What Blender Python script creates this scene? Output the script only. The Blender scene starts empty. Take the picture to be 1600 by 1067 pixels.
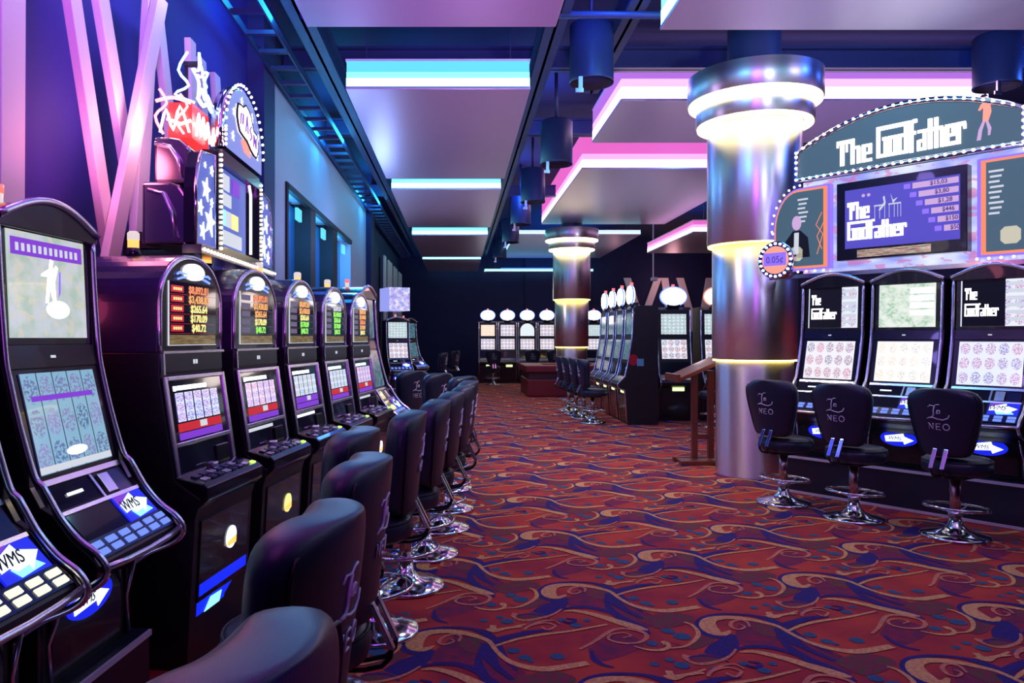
import bpy, bmesh, math, random
from mathutils import Vector, Matrix
random.seed(7)
PI = math.pi
sc = bpy.context.scene
COL = sc.collection
def V(*a): return Vector(a)

# ---------------------------------------------------------------- camera, world, exposure
cam_data = bpy.data.cameras.new('camera')
cam = bpy.data.objects.new('camera', cam_data); COL.objects.link(cam)
EYE = 1.55
cam.location = (0, 0, EYE); cam.rotation_euler = (PI/2, 0, 0)
cam_data.sensor_width = 36.0; cam_data.lens = 27.0
cam_data.shift_x = 84/1600; cam_data.shift_y = -5.5/1600
cam_data.clip_start = 0.05; cam_data.clip_end = 100
sc.camera = cam
sc.view_settings.view_transform = 'Standard'; sc.view_settings.look = 'None'
sc.view_settings.exposure = 0.0; sc.view_settings.gamma = 1.0
sc.view_settings.use_curve_mapping = False
w = bpy.data.worlds.new('world'); sc.world = w; w.use_nodes = True
w.node_tree.nodes['Background'].inputs[0].default_value = (0.02, 0.03, 0.12, 1)
w.node_tree.nodes['Background'].inputs[1].default_value = 0.15

def lamp(name, kind, loc, color, power, size=0.1, rot=(0,0,0), spot=None, size_y=None, blend=0.6, spec=1.0):
    d = bpy.data.lights.new(name, kind); d.color = color; d.energy = power
    if kind == 'AREA':
        d.size = size
        if size_y: d.shape = 'RECTANGLE'; d.size_y = size_y
    else: d.shadow_soft_size = size
    if spot: d.spot_size = math.radians(spot); d.spot_blend = blend
    d.specular_factor = spec
    o = bpy.data.objects.new(name, d); o.location = loc; o.rotation_euler = rot
    COL.objects.link(o); return o

# washes: blue uplights in the ceiling void, purple and red wash behind the left machines
for y, p in ((7.4, 30), (12.0, 80), (17.5, 80)):
    lamp('blue_wash', 'POINT', (-1.75, y, 4.75), (0.02, 0.42, 1.0), p, 0.2)
for x, y in ((1.25, 6.9), (1.3, 11.6), (1.3, 16.5), (5.0, 7.6), (7.5, 9.0), (4.3, 13.4)):
    lamp('ceiling_capital_wash', 'POINT', (x, y, 4.85), (0.04, 0.16, 1.0), 45, 0.15)
for y, c, p in ((3.9, (0.50, 0.30, 1.0), 22), (5.2, (0.35, 0.25, 1.0), 20), (7.2, (0.06, 0.06, 1.0), 8)):
    lamp('wall_stool_wash', 'POINT', (-1.72, y, 4.1), c, p, 0.12)
for y, z, p, c in ((4.2, 2.6, 7, (1.0, 0.22, 0.35)), (4.75, 2.9, 9, (1.0, 0.4, 0.5)), (3.5, 1.7, 2, (1.0, 0.1, 0.3))):
    lamp('wall_stool_wash', 'POINT', (-1.9, y, z), c, p, 0.12)
lamp('wall_stool_wash', 'POINT', (-1.55, 1.6, 3.85), (0.9, 0.15, 0.8), 30, 0.12)  # unseen magenta lamp added to put a sheen on the stool tops
lamp('ceiling_capital_wash', 'POINT', (1.9, 6.6, 4.5), (0.15, 0.55, 1.0), 45, 0.4)  # fill lamp added to brighten the near column capital
lamp('ceiling_capital_wash', 'POINT', (4.9, 6.8, 4.55), (0.7, 0.55, 1.0), 40, 0.4)  # lilac fill added for the other side of the capital
for y in (10.6, 12.6, 14.8):
    lamp('recess_light', 'POINT', (-2.32, y, 3.0), (0.05, 0.45, 1.0), 34, 0.08)
lamp('wall_stool_wash', 'POINT', (-1.3, 13.0, 3.2), (0.30, 0.45, 1.0), 35, 0.2)
lamp('wall_stool_wash', 'POINT', (-1.4, 10.2, 3.0), (0.35, 0.45, 1.0), 18, 0.2)
# added spots without fixtures, aimed up to brighten the light panel undersides
lamp('added_uplight', 'SPOT', (0.3, -1.5, 1.2), (0.60, 0.11, 1.0), 2000, 0.3, rot=(math.radians(130), 0, 0), spot=90, blend=1.0)
lamp('added_uplight', 'SPOT', (3.8, -1.0, 1.2), (0.62, 0.60, 1.0), 1500, 0.3, rot=(math.radians(130), 0, 0), spot=80, blend=1.0)
for x, y, c, p in ((-.2, 4.9, (0.62, 0.14, 1.0), 190), (3.9, 4.7, (0.66, 0.62, 1.0), 150), (0.2, 9.0, (0.72, 0.5, 1.0), 110), (0.1, 14.8, (0.8, 0.6, 0.9), 90), (4.6, 11.4, (0.62, 0.42, 1.0), 260), (6.3, 9.8, (0.62, 0.42, 1.0), 200), (4.2, 17.5, (0.75, 0.70, 1.0), 260), (3.4, 24.5, (0.7, 0.7, 1.0), 110)):
    lamp('added_uplight', 'SPOT', (x, y, 1.6), c, p, 0.3, rot=(PI, 0, 0), spot=130, blend=1.0)

# ---------------------------------------------------------------- materials
M = {}
def mat(name, color, rough=0.5, metal=0.0, emit=None, strength=0.0, coat=0.0, spec=0.5, bump=0.0, bscale=200, aniso=0.0):
    m = bpy.data.materials.new(name); m.use_nodes = True
    nt = m.node_tree; b = nt.nodes['Principled BSDF']
    b.inputs['Base Color'].default_value = (*color, 1); b.inputs['Roughness'].default_value = rough
    b.inputs['Metallic'].default_value = metal; b.inputs['Coat Weight'].default_value = coat
    b.inputs['Specular IOR Level'].default_value = spec
    if emit: b.inputs['Emission Color'].default_value = (*emit, 1); b.inputs['Emission Strength'].default_value = strength
    if aniso:
        b.inputs['Anisotropic'].default_value = aniso
        t = nt.nodes.new('ShaderNodeTangent'); t.direction_type = 'RADIAL'; t.axis = 'Z'
        nt.links.new(t.outputs[0], b.inputs['Tangent']); b.inputs['Anisotropic Rotation'].default_value = 0.25
    if bump:
        n = nt.nodes.new('ShaderNodeTexNoise'); n.inputs['Scale'].default_value = bscale
        tc = nt.nodes.new('ShaderNodeTexCoord'); nt.links.new(tc.outputs['Object'], n.inputs['Vector'])
        bp = nt.nodes.new('ShaderNodeBump'); bp.inputs['Strength'].default_value = bump; bp.inputs['Distance'].default_value = 0.01
        nt.links.new(n.outputs[0], bp.inputs['Height']); nt.links.new(bp.outputs[0], b.inputs['Normal'])
    M[name] = m; return m
def glow(name, color, strength): return mat(name, (0.02, 0.02, 0.02), 0.4, emit=color, strength=strength)

def speckled(name, c1, c2, rough, scale, metal=0.0, thr=0.5, wid=0.1, stretch=(1,1,1), bump=0.0):
    m = mat(name, c1, rough, metal); nt = m.node_tree; b = nt.nodes['Principled BSDF']
    tc = nt.nodes.new('ShaderNodeTexCoord'); mp = nt.nodes.new('ShaderNodeMapping'); mp.inputs['Scale'].default_value = stretch
    n = nt.nodes.new('ShaderNodeTexNoise'); n.inputs['Scale'].default_value = scale; n.inputs['Detail'].default_value = 4
    r = nt.nodes.new('ShaderNodeMapRange'); r.inputs[1].default_value = thr-wid; r.inputs[2].default_value = thr+wid
    x = nt.nodes.new('ShaderNodeMix'); x.data_type = 'RGBA'
    x.inputs[6].default_value = (*c1, 1); x.inputs[7].default_value = (*c2, 1)
    L = nt.links.new
    L(tc.outputs['Object'], mp.inputs[0]); L(mp.outputs[0], n.inputs['Vector']); L(n.outputs[0], r.inputs[0]); L(r.outputs[0], x.inputs[0]); L(x.outputs[2], b.inputs['Base Color'])
    if bump:
        bp = nt.nodes.new('ShaderNodeBump'); bp.inputs['Strength'].default_value = bump; bp.inputs['Distance'].default_value = 0.004
        L(n.outputs[0], bp.inputs['Height']); L(bp.outputs[0], b.inputs['Normal'])
    return m

mat('black_gloss', (0.008, 0.008, 0.014), 0.22, coat=0.3)
mat('black_satin', (0.010, 0.010, 0.016), 0.42)
mat('black_matt', (0.008, 0.008, 0.012), 0.7)
mat('navy_cabinet', (0.012, 0.014, 0.035), 0.30)
mat('roof_gloss', (0.03, 0.02, 0.06), 0.25, coat=0.4)
mat('chrome', (0.75, 0.75, 0.80), 0.12, 1.0)
mat('soft_chrome', (0.85, 0.80, 0.92), 0.26, 1.0)
mat('chrome_copper_reflection', (0.55, 0.36, 0.33), 0.25, 1.0)  # chrome pole with a copper-brown reflection put into its base colour
mat('silver_casing', (0.34, 0.30, 0.32), 0.22, 1.0)
mat('glass_dark', (0.02, 0.02, 0.035), 0.08, coat=0.5)
mat('leather', (0.014, 0.021, 0.050), 0.36, bump=0.10, bscale=600)
mat('piping', (0.006, 0.006, 0.010), 0.5)
mat('thread', (0.80, 0.76, 0.90), 0.6)
mat('trim_satin', (0.80, 0.74, 0.92), 0.45, 0.4)
mat('slat_white', (0.85, 0.80, 0.80), 0.55)
mat('wall_navy', (0.025, 0.035, 0.14), 0.7)
mat('wall_back', (0.010, 0.014, 0.075), 0.8)
mat('wall_pale', (0.45, 0.50, 0.62), 0.65)
mat('wall_violet', (0.045, 0.025, 0.30), 0.7)
mat('recess_blue', (0.05, 0.22, 0.55), 0.3)
mat('ceiling_dark', (0.010, 0.016, 0.06), 0.8)
mat('steel_navy', (0.020, 0.038, 0.11), 0.45)
mat('can_navy', (0.02, 0.035, 0.10), 0.4)
mat('panel_metal', (0.58, 0.54, 0.66), 0.36, 0.6)
mat('panel_white', (0.8, 0.76, 0.82), 0.5)
mat('wood_red', (0.16, 0.030, 0.015), 0.35, coat=0.2)
mat('sofa_red', (0.22, 0.012, 0.02), 0.45)
mat('sofa_dark', (0.05, 0.006, 0.012), 0.5)
mat('rubber', (0.01, 0.01, 0.01), 0.8)
mat('deck_blue', (0.02, 0.025, 0.12), 0.2, coat=0.4)
mat('brushed_column', (0.90, 0.87, 0.92), 0.40, 1.0, aniso=0.85)
glow('glow_cyan', (0.12, 0.68, 0.86), 1.15); glow('glow_cyan_mid', (0.22, 0.86, 1.0), 1.6)
glow('glow_cyan_bright', (0.25, 0.85, 1.0), 4.2)
glow('glow_violet', (0.48, 0.17, 0.80), 1.0); glow('glow_violet_mid', (0.80, 0.42, 1.0), 1.5)
glow('glow_violet_bright', (0.95, 0.62, 1.0), 3.6)
glow('glow_pink', (0.85, 0.14, 0.60), 1.0); glow('glow_pink_mid', (1.0, 0.34, 0.78), 1.5)
glow('glow_pink_bright', (1.0, 0.62, 0.95), 3.0)
glow('glow_warm', (1.0, 0.82, 0.38), 7.0)
glow('glow_yellow', (1.0, 0.76, 0.16), 7.0)
glow('glow_topblue', (0.05, 0.22, 1.0), 1.6)
glow('white_lit', (0.85, 0.88, 1.0), 3.0)
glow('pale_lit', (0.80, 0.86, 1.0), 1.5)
glow('oval_lit', (0.92, 0.92, 1.0), 6.0)
glow('oval_warm', (1.0, 0.85, 0.80), 6.0)
glow('ring_blue', (0.15, 0.25, 1.0), 2.0)
glow('button_white', (0.95, 0.92, 0.65), 1.3)
glow('button_blue', (0.18, 0.30, 1.0), 1.0)
glow('badge_blue', (0.008, 0.02, 0.85), 1.0)
glow('badge_cyan', (0.25, 0.75, 1.0), 1.6)
glow('badge_violet', (0.30, 0.05, 0.9), 0.7)
glow('badge_white', (0.75, 0.85, 1.0), 1.8)
glow('blue_tray', (0.003, 0.02, 1.0), 1.2)
glow('cyan_tray', (0.15, 0.50, 1.0), 2.0)
glow('lamp_orange', (1.0, 0.35, 0.08), 2.2)
glow('lamp_red', (1.0, 0.12, 0.10), 2.0)
glow('lamp_white', (0.9, 0.75, 0.75), 0.9)
glow('text_yellow', (0.95, 0.85, 0.30), 1.1)
glow('text_red', (1.0, 0.30, 0.12), 1.0)
glow('text_orange', (1.0, 0.45, 0.15), 1.0)
glow('text_green', (0.35, 1.0, 0.15), 1.0)
glow('text_pale', (0.80, 0.85, 0.95), 0.8)
glow('ribbon_red', (0.70, 0.015, 0.03), 0.8)
glow('ribbon_grey', (0.25, 0.20, 0.35), 0.5)
glow('green_led', (0.4, 1.0, 0.1), 2.5)
glow('yellow_card', (0.75, 0.95, 0.35), 2.0)
glow('sign_teal', (0.07, 0.14, 0.20), 0.85)
glow('sign_text', (1.0, 0.96, 1.0), 2.6)
glow('tv_blue', (0.10, 0.08, 0.62), 0.9)
glow('tv_pink', (0.70, 0.45, 0.80), 0.9)
glow('tv_digit', (0.12, 0.05, 0.35), 0.6)
glow('orange_line', (1.0, 0.28, 0.12), 1.0)
glow('violet_line', (0.25, 0.15, 1.0), 1.2)
glow('bulb', (0.75, 0.80, 1.0), 6.0)
glow('bulb_warm', (1.0, 0.90, 0.75), 3.5)
glow('coral', (1.0, 0.35, 0.25), 1.1)
glow('neon_red', (1.0, 0.10, 0.10), 9.0)
glow('neon_blue', (0.30, 0.50, 1.0), 5.0)
glow('neon_white', (1.0, 0.75, 0.75), 8.0)
glow('red_lit', (1.0, 0.04, 0.04), 1.1)
glow('blue_star_board', (0.08, 0.13, 0.55), 1.0)
glow('sign_lavender', (0.22, 0.28, 0.75), 1.0)
glow('downlight', (1.0, 0.9, 0.85), 4.0)
mat('sticker_red', (0.5, 0.01, 0.03), 0.4); mat('sticker_cyan', (0.15, 0.45, 0.6), 0.4)

def picture(name, kind, nx=5, ny=3, bg=(0.9,0.9,1), c1=(0.3,0.1,0.6), c2=(0.9,0.2,0.2), strength=1.2, seed=0.0, scale=30, thr=0.5, radius=0.38, gap=0.04):
    """what a lit screen shows: a grid of symbols, reels, or a loose picture"""
    m = mat(name, (0.02, 0.02, 0.02), 0.15, coat=0.3); nt = m.node_tree; b = nt.nodes['Principled BSDF']; L = nt.links.new
    N = nt.nodes.new
    uv = N('ShaderNodeTexCoord')
    def vm(op, a, bb=None):
        n = N('ShaderNodeVectorMath'); n.operation = op
        if hasattr(a, 'node'): L(a, n.inputs[0])
        else: n.inputs[0].default_value = a
        if bb is not None:
            if hasattr(bb, 'node'): L(bb, n.inputs[1])
            else: n.inputs[1].default_value = bb
        return n
    def mth(op, a, bb=0.5, clamp=False):
        n = N('ShaderNodeMath'); n.operation = op; n.use_clamp = clamp
        for i, q in enumerate((a, bb)):
            if hasattr(q, 'node'): L(q, n.inputs[i])
            else: n.inputs[i].default_value = q
        return n.outputs[0]
    def mix(f, a, bb):
        n = N('ShaderNodeMix'); n.data_type = 'RGBA'
        if hasattr(f, 'node'): L(f, n.inputs[0])
        else: n.inputs[0].default_value = f
        for i, q in ((6, a), (7, bb)):
            if hasattr(q, 'node'): L(q, n.inputs[i])
            else: n.inputs[i].default_value = (*q, 1)
        return n.outputs[2]
    s = vm('MULTIPLY', uv.outputs['UV'], (nx, ny, 1)).outputs[0]
    cell = vm('FLOOR', s).outputs[0]; fr = vm('FRACTION', s).outputs[0]
    d = vm('DISTANCE', fr, (0.5, 0.5, 0)).outputs['Value']
    off = vm('ADD', cell, (seed+0.31, seed*1.7, seed)).outputs[0]
    wn = N('ShaderNodeTexWhiteNoise'); wn.noise_dimensions = '3D'; L(off, wn.inputs['Vector'])
    nz = N('ShaderNodeTexNoise'); nz.inputs['Scale'].default_value = scale; nz.inputs['Detail'].default_value = 3
    L(vm('ADD', uv.outputs['UV'], (seed, seed, 0)).outputs[0], nz.inputs['Vector'])
    nmask = mth('GREATER_THAN', nz.outputs[0], thr)
    if kind == 'photo':
        n2 = N('ShaderNodeTexNoise'); n2.inputs['Scale'].default_value = 5; L(vm('ADD', uv.outputs['UV'], (seed*3, seed, 2)).outputs[0], n2.inputs['Vector'])
        col = mix(mth('MULTIPLY', mth('SUBTRACT', n2.outputs[0], 0.4), 4.0, True), bg, c1)
        col = mix(mth('MULTIPLY', nmask, 0.6), col, c2)
    else:
        inside = mth('LESS_THAN', d, radius)
        tint = mix(wn.outputs['Value'], c1, c2)
        mask = mth('MULTIPLY', inside, mth('MULTIPLY', nmask, 0.8))
        col = mix(mask, bg, tint)
        sx = N('ShaderNodeSeparateXYZ'); L(fr, sx.inputs[0])
        if kind == 'reels':
            edge = mth('LESS_THAN', mth('MINIMUM', sx.outputs[0], mth('SUBTRACT', 1.0, sx.outputs[0])), gap)
            col = mix(edge, col, (0.02, 0.02, 0.08))
    L(col, b.inputs['Emission Color']); b.inputs['Emission Strength'].default_value = strength
    return m
picture('scr_reels_blue', 'reels', 5, 3, (0.62,0.66,0.95), (0.10,0.12,0.55), (0.45,0.10,0.45), 1.3, 1.0, 26, 0.5, 0.46, 0.07)
picture('scr_reels_b', 'reels', 5, 3, (0.75,0.66,0.90), (0.25,0.10,0.60), (0.60,0.08,0.20), 1.3, 4.0, 30, 0.5, 0.46, 0.07)
picture('scr_reels_c', 'reels', 5, 3, (0.66,0.75,0.95), (0.10,0.25,0.45), (0.40,0.30,0.10), 1.3, 7.0, 30, 0.5, 0.46, 0.07)
picture('scr_symbols', 'grid', 5, 3, (0.95,0.93,1.0), (0.10,0.10,0.25), (0.75,0.12,0.25), 0.98, 2.0, 40, 0.5, 0.40)
picture('scr_symbols_pale', 'grid', 5, 3, (1.0,0.98,0.94), (0.40,0.40,0.45), (0.85,0.65,0.40), 1.02, 5.0, 40, 0.56, 0.36)
picture('scr_symbols_blue', 'grid', 5, 3, (0.80,0.85,1.0), (0.12,0.12,0.50), (0.60,0.15,0.35), 1.05, 9.0, 40, 0.5, 0.40)
picture('scr_ocean', 'reels', 5, 3, (0.22,0.42,0.58), (0.03,0.08,0.22), (0.30,0.20,0.50), 1.1, 3.0, 30, 0.5, 0.42, 0.03)
picture('scr_dance', 'photo', 1, 1, (0.62,0.66,0.72), (0.45,0.58,0.50), (0.70,0.66,0.55), 0.95, 1.5, 9, 0.56)
picture('scr_party', 'photo', 1, 1, (0.85,0.95,0.85), (0.35,0.62,0.40), (0.95,0.95,0.9), 0.95, 2.5, 16, 0.5)
picture('scr_white', 'grid', 6, 6, (0.85,0.95,1.0), (0.25,0.40,0.45), (0.15,0.30,0.35), 0.95, 6.0, 36, 0.48, 0.5)
picture('scr_white_b', 'grid', 4, 3, (0.90,0.92,1.0), (0.25,0.20,0.45), (0.55,0.20,0.25), 0.98, 8.0, 22, 0.47, 0.45)
picture('scr_cream', 'grid', 4, 4, (1.0,0.80,0.62), (0.7,0.3,0.2), (0.5,0.3,0.5), 1.1, 8.5, 22, 0.55, 0.45)
picture('scr_strip', 'photo', 1, 1, (0.15,0.12,0.05), (0.35,0.30,0.10), (0.5,0.15,0.10), 0.7, 3.5, 28, 0.55)
picture('board_busy', 'photo', 1, 1, (0.30,0.34,0.85), (0.75,0.80,1.0), (0.60,0.12,0.35), 1.1, 4.5, 14, 0.56)
picture('flower', 'photo', 1, 1, (0.75,0.72,0.55), (0.10,0.12,0.12), (0.55,0.10,0.08), 0.8, 5.5, 14, 0.5)
picture('scr_side', 'photo', 1, 1, (0.10,0.30,0.40), (0.05,0.12,0.18), (0.25,0.45,0.5), 0.6, 6.5, 9, 0.55)

# ---------------------------------------------------------------- mesh helpers
class MB:
    def __init__(s):
        s.bm = bmesh.new(); s.uv = s.bm.loops.layers.uv.new('UVMap'); s.mi = 0
    def face(s, pts, uvs=None, smooth=False):
        f = s.bm.faces.new([s.bm.verts.new(p) for p in pts]); f.material_index = s.mi; f.smooth = smooth
        if uvs:
            for l, u in zip(f.loops, uvs): l[s.uv].uv = u
        return f
    def hull8(s, p, uvfront=False):
        # p: bottom ring 0-3, top ring 4-7 (front face = 0,1,5,4)
        vs = [s.bm.verts.new(q) for q in p]
        for k, idx in enumerate(((0,1,5,4), (1,2,6,5), (2,3,7,6), (3,0,4,7), (3,2,1,0), (4,5,6,7))):
            f = s.bm.faces.new([vs[i] for i in idx]); f.material_index = s.mi
            if k == 0:
                for l, u in zip(f.loops, ((0,0),(1,0),(1,1),(0,1))): l[s.uv].uv = u
    def box(s, x0, x1, y0, y1, z0, z1):
        s.hull8([(x0,y0,z0),(x1,y0,z0),(x1,y1,z0),(x0,y1,z0),(x0,y0,z1),(x1,y0,z1),(x1,y1,z1),(x0,y1,z1)]); return s
    def prism_x(s, prof, x0, x1):
        """extrude a (y,z) outline along x"""
        return s.extr([(x0,y,z) for y,z in prof], [(x1,y,z) for y,z in prof])
    def prism_y(s, prof, y0, y1):
        return s.extr([(x,y0,z) for x,z in prof], [(x,y1,z) for x,z in prof])
    def prism_z(s, prof, z0, z1):
        return s.extr([(x,y,z0) for x,y in prof], [(x,y,z1) for x,y in prof])
    def extr(s, A, B, smooth=False):
        a = [s.bm.verts.new(p) for p in A]; b = [s.bm.verts.new(p) for p in B]; n = len(a)
        fs = [s.bm.faces.new(a), s.bm.faces.new(b[::-1])]
        for i in range(n):
            j = (i+1) % n
            f = s.bm.faces.new([a[j], a[i], b[i], b[j]]); f.smooth = smooth; fs.append(f)
        for f in fs: f.material_index = s.mi
        for f, pts in ((fs[0], A), (fs[1], B[::-1])):
            pass
        return s
    def lathe(s, prof, c=(0,0,0), n=32, cap=True, smooth=True, a0=0.0, a1=2*PI):
        rings = []
        full = abs(a1-a0-2*PI) < 1e-6; m = n if full else n+1
        for r, z in prof:
            rings.append([s.bm.verts.new((c[0]+r*math.cos(a0+(a1-a0)*k/n), c[1]+r*math.sin(a0+(a1-a0)*k/n), c[2]+z)) for k in range(m)])
        for i in range(len(rings)-1):
            for k in range(n):
                j = (k+1) % m
                f = s.bm.faces.new([rings[i][k], rings[i][j], rings[i+1][j], rings[i+1][k]]); f.smooth = smooth; f.material_index = s.mi
        if cap and full:
            for q, ring in ((0, rings[0][::-1]), (1, rings[-1])):
                if prof[0 if q == 0 else -1][0] > 1e-5:
                    f = s.bm.faces.new(ring); f.material_index = s.mi
        return s
    def tube(s, pts, r, n=8, closed=False, taper=None):
        pts = [Vector(p) for p in pts]; rings = []; N = len(pts)
        up = None
        for i, p in enumerate(pts):
            if closed: d = pts[(i+1) % N]-pts[i-1]
            else: d = pts[min(i+1, N-1)]-pts[max(i-1, 0)]
            d.normalize()
            if up is None: up = d.orthogonal()
            up = (up-d*up.dot(d))
            if up.length < 1e-5: up = d.orthogonal()
            up.normalize(); sd = d.cross(up)
            rr = r if taper is None else r*taper[i]
            rings.append([s.bm.verts.new(p+up*rr*math.cos(2*PI*k/n)+sd*rr*math.sin(2*PI*k/n)) for k in range(n)])
        for i in range(N if closed else N-1):
            A, B = rings[i], rings[(i+1) % N]
            for k in range(n):
                f = s.bm.faces.new([A[k], A[(k+1) % n], B[(k+1) % n], B[k]]); f.smooth = True; f.material_index = s.mi
        if not closed:
            for ring in (rings[0][::-1], rings[-1]):
                f = s.bm.faces.new(ring); f.material_index = s.mi
        return s
    def slab(s, x0, x1, a, b, th=0.006, off=0.001, shift=0.0):
        """plate lying on the machine front between profile points a and b (y,z); UV runs over its front"""
        dy, dz = b[0]-a[0], b[1]-a[1]; L = math.hypot(dy, dz); n = (-dz/L, dy/L)
        def P(x, q, o): return (x, q[0]+n[0]*o, q[1]+n[1]*o)
        o0, o1 = off, off+th
        s.hull8([P(x0,a,o1),P(x1,a,o1),P(x1,a,o0),P(x0,a,o0),P(x0,b,o1),P(x1,b,o1),P(x1,b,o0),P(x0,b,o0)]); return s
    def slab_poly(s, pts, a, b, th=0.004, off=0.008):
        """flat outline on the front: pts in (x, t) with t running 0..1 from a to b"""
        dy, dz = b[0]-a[0], b[1]-a[1]; L = math.hypot(dy, dz); n = (-dz/L, dy/L)
        def P(q, o): return (q[0], a[0]+dy*q[1]+n[0]*o, a[1]+dz*q[1]+n[1]*o)
        s.extr([P(q, off+th) for q in pts], [P(q, off) for q in pts]); return s
    def ball(s, c, r, n=8, sz=1.0):
        prof = [(r*math.sin(PI*k/(n//2+1)), -r*sz*math.cos(PI*k/(n//2+1))) for k in range(n//2+2)]
        prof[0] = (1e-4, prof[0][1]); prof[-1] = (1e-4, prof[-1][1])
        return s.lathe(prof, c, n)
    def build(s, name, m, parent=None, bevel=0.0, seg=2, loc=None, subsurf=0, kind=None):
        bmesh.ops.recalc_face_normals(s.bm, faces=s.bm.faces)
        me = bpy.data.meshes.new(name); s.bm.to_mesh(me); s.bm.free()
        for k in (m if isinstance(m, (list, tuple)) else [m]): me.materials.append(M[k])
        o = bpy.data.objects.new(name, me); COL.objects.link(o)
        if parent: o.parent = parent
        if loc: o.location = loc
        if bevel:
            b = o.modifiers.new('bevel', 'BEVEL'); b.width = bevel; b.segments = seg; b.limit_method = 'ANGLE'; b.angle_limit = math.radians(35)
        if subsurf:
            b = o.modifiers.new('subd', 'SUBSURF'); b.levels = subsurf; b.render_levels = subsurf
        if kind: o['kind'] = kind
        return o
def tag(o, label, cat, group=None):
    o['label'] = label; o['category'] = cat
    if group: o['group'] = group
    return o
def thing(name, label, cat, loc=(0,0,0), rz=0.0, group=None):
    o = bpy.data.objects.new(name, None); o.empty_display_size = 0.1; COL.objects.link(o)
    o.location = loc; o.rotation_euler = (0, 0, rz); return tag(o, label, cat, group)
def part(name, m, parent, fn, **k):
    mb = MB(); fn(mb); return mb.build(name, m, parent, **k)
KIDS = {}
def kids(o): return [c for c in COL.objects if c.parent == o]
def dup(root, loc, rz, label, group=None):
    def cp(o, par):
        c = o.copy(); COL.objects.link(c)
        if par: c.parent = par
        for ch in kids(o): cp(ch, c)
        return c
    r = cp(root, None); r.location = loc; r.rotation_euler = (0, 0, rz); r['label'] = label
    if group: r['group'] = group
    return r

# lettering
_txt = {}
def text_mesh(s, size, ext, bold=0.0):
    key = (s, size, ext, bold)
    if key not in _txt:
        cu = bpy.data.curves.new('t', 'FONT'); cu.body = s; cu.size = size; cu.extrude = ext; cu.offset = bold
        cu.align_x = 'CENTER'; cu.align_y = 'CENTER'; cu.resolution_u = 3
        o = bpy.data.objects.new('t', cu); COL.objects.link(o)
        dg = bpy.context.evaluated_depsgraph_get(); me = bpy.data.meshes.new_from_object(o.evaluated_get(dg))
        bpy.data.objects.remove(o); _txt[key] = me
    return _txt[key].copy()
def lettering(name, s, size, m, parent, x, a, b, t, sx=1.0, off=0.012, shear=0.0, bold=0.0, ext=0.001):
    """text lying on the plate a-b at height fraction t, centred on x"""
    me = text_mesh(s, size, ext, bold); me.materials.clear(); me.materials.append(M[m])
    dy, dz = b[0]-a[0], b[1]-a[1]; L = math.hypot(dy, dz); u = Vector((0, dy/L, dz/L)); n = Vector((0, -dz/L, dy/L))
    mt = Matrix(((sx, shear, 0), (0, u.y, n.y), (0, u.z, n.z))).to_4x4()
    mt.translation = Vector((x, a[0]+dy*t, a[1]+dz*t))+n*off
    me.transform(mt)
    o = bpy.data.objects.new(name, me); COL.objects.link(o); o.parent = parent; return o

# heavy condensed gothic title, letter by letter, as rectangles (x0,x1,z0,z1)
GL = {
 'T': (0.80, [(0,.78,1.22,1.45),(0,.12,1.08,1.24),(.20,.44,0,1.3),(.52,.64,.75,1.3)]),
 'h': (0.62, [(0,.22,0,1.45),(.2,.5,.84,1.0),(.34,.56,0,.92)]),
 'e': (0.62, [(0,.22,0,1),(.2,.56,.84,1),(.36,.56,.46,.9),(.2,.56,.42,.55),(.2,.56,0,.17)]),
 'G': (0.74, [(0,.24,0,1.5),(.0,2.02,1.36,1.56),(.2,.68,0,.17),(.46,.68,0,.9),(.38,.68,.84,1.0)]),
 'o': (0.62, [(0,.22,0,1),(.2,.4,.84,1),(.34,.56,0,1),(.2,.4,0,.16)]),
 'd': (0.66, [(0,.22,0,1),(.2,.4,.84,1),(.38,.62,0,1.5),(.2,.4,0,.16)]),
 'f': (0.50, [(.04,.28,-.02,1.55),(.26,.50,1.40,1.58),(-.04,.44,.84,1.0)]),
 'a': (0.62, [(.34,.56,0,1),(.04,.4,.86,1),(0,.2,0,.52),(.16,.36,.40,.54),(.16,.36,0,.14)]),
 't': (0.40, [(.04,.28,0,1.45),(-.04,.40,.84,1.0)]),
 'r': (0.54, [(0,.24,0,1),(.22,.52,.82,1),(.40,.54,.66,.9)]),
}
def title_rects(s, x, z, h):
    out = []; cx = 0
    for ch in s:
        wd, rs = GL[ch]
        for r in rs: out.append((x+(cx+r[0])*h, x+(cx+r[1])*h, z+r[2]*h, z+r[3]*h))
        cx += wd
    return out, cx*h
def title(name, s, x, z, h, y, m, parent, th=0.006):
    mb = MB()
    rs, _ = title_rects(s, x, z, h)
    for i, r in enumerate(rs): mb.box(r[0], r[1], y-th-0.0004*i, y, r[2], r[3])
    return mb.build(name, m, parent)

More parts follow.
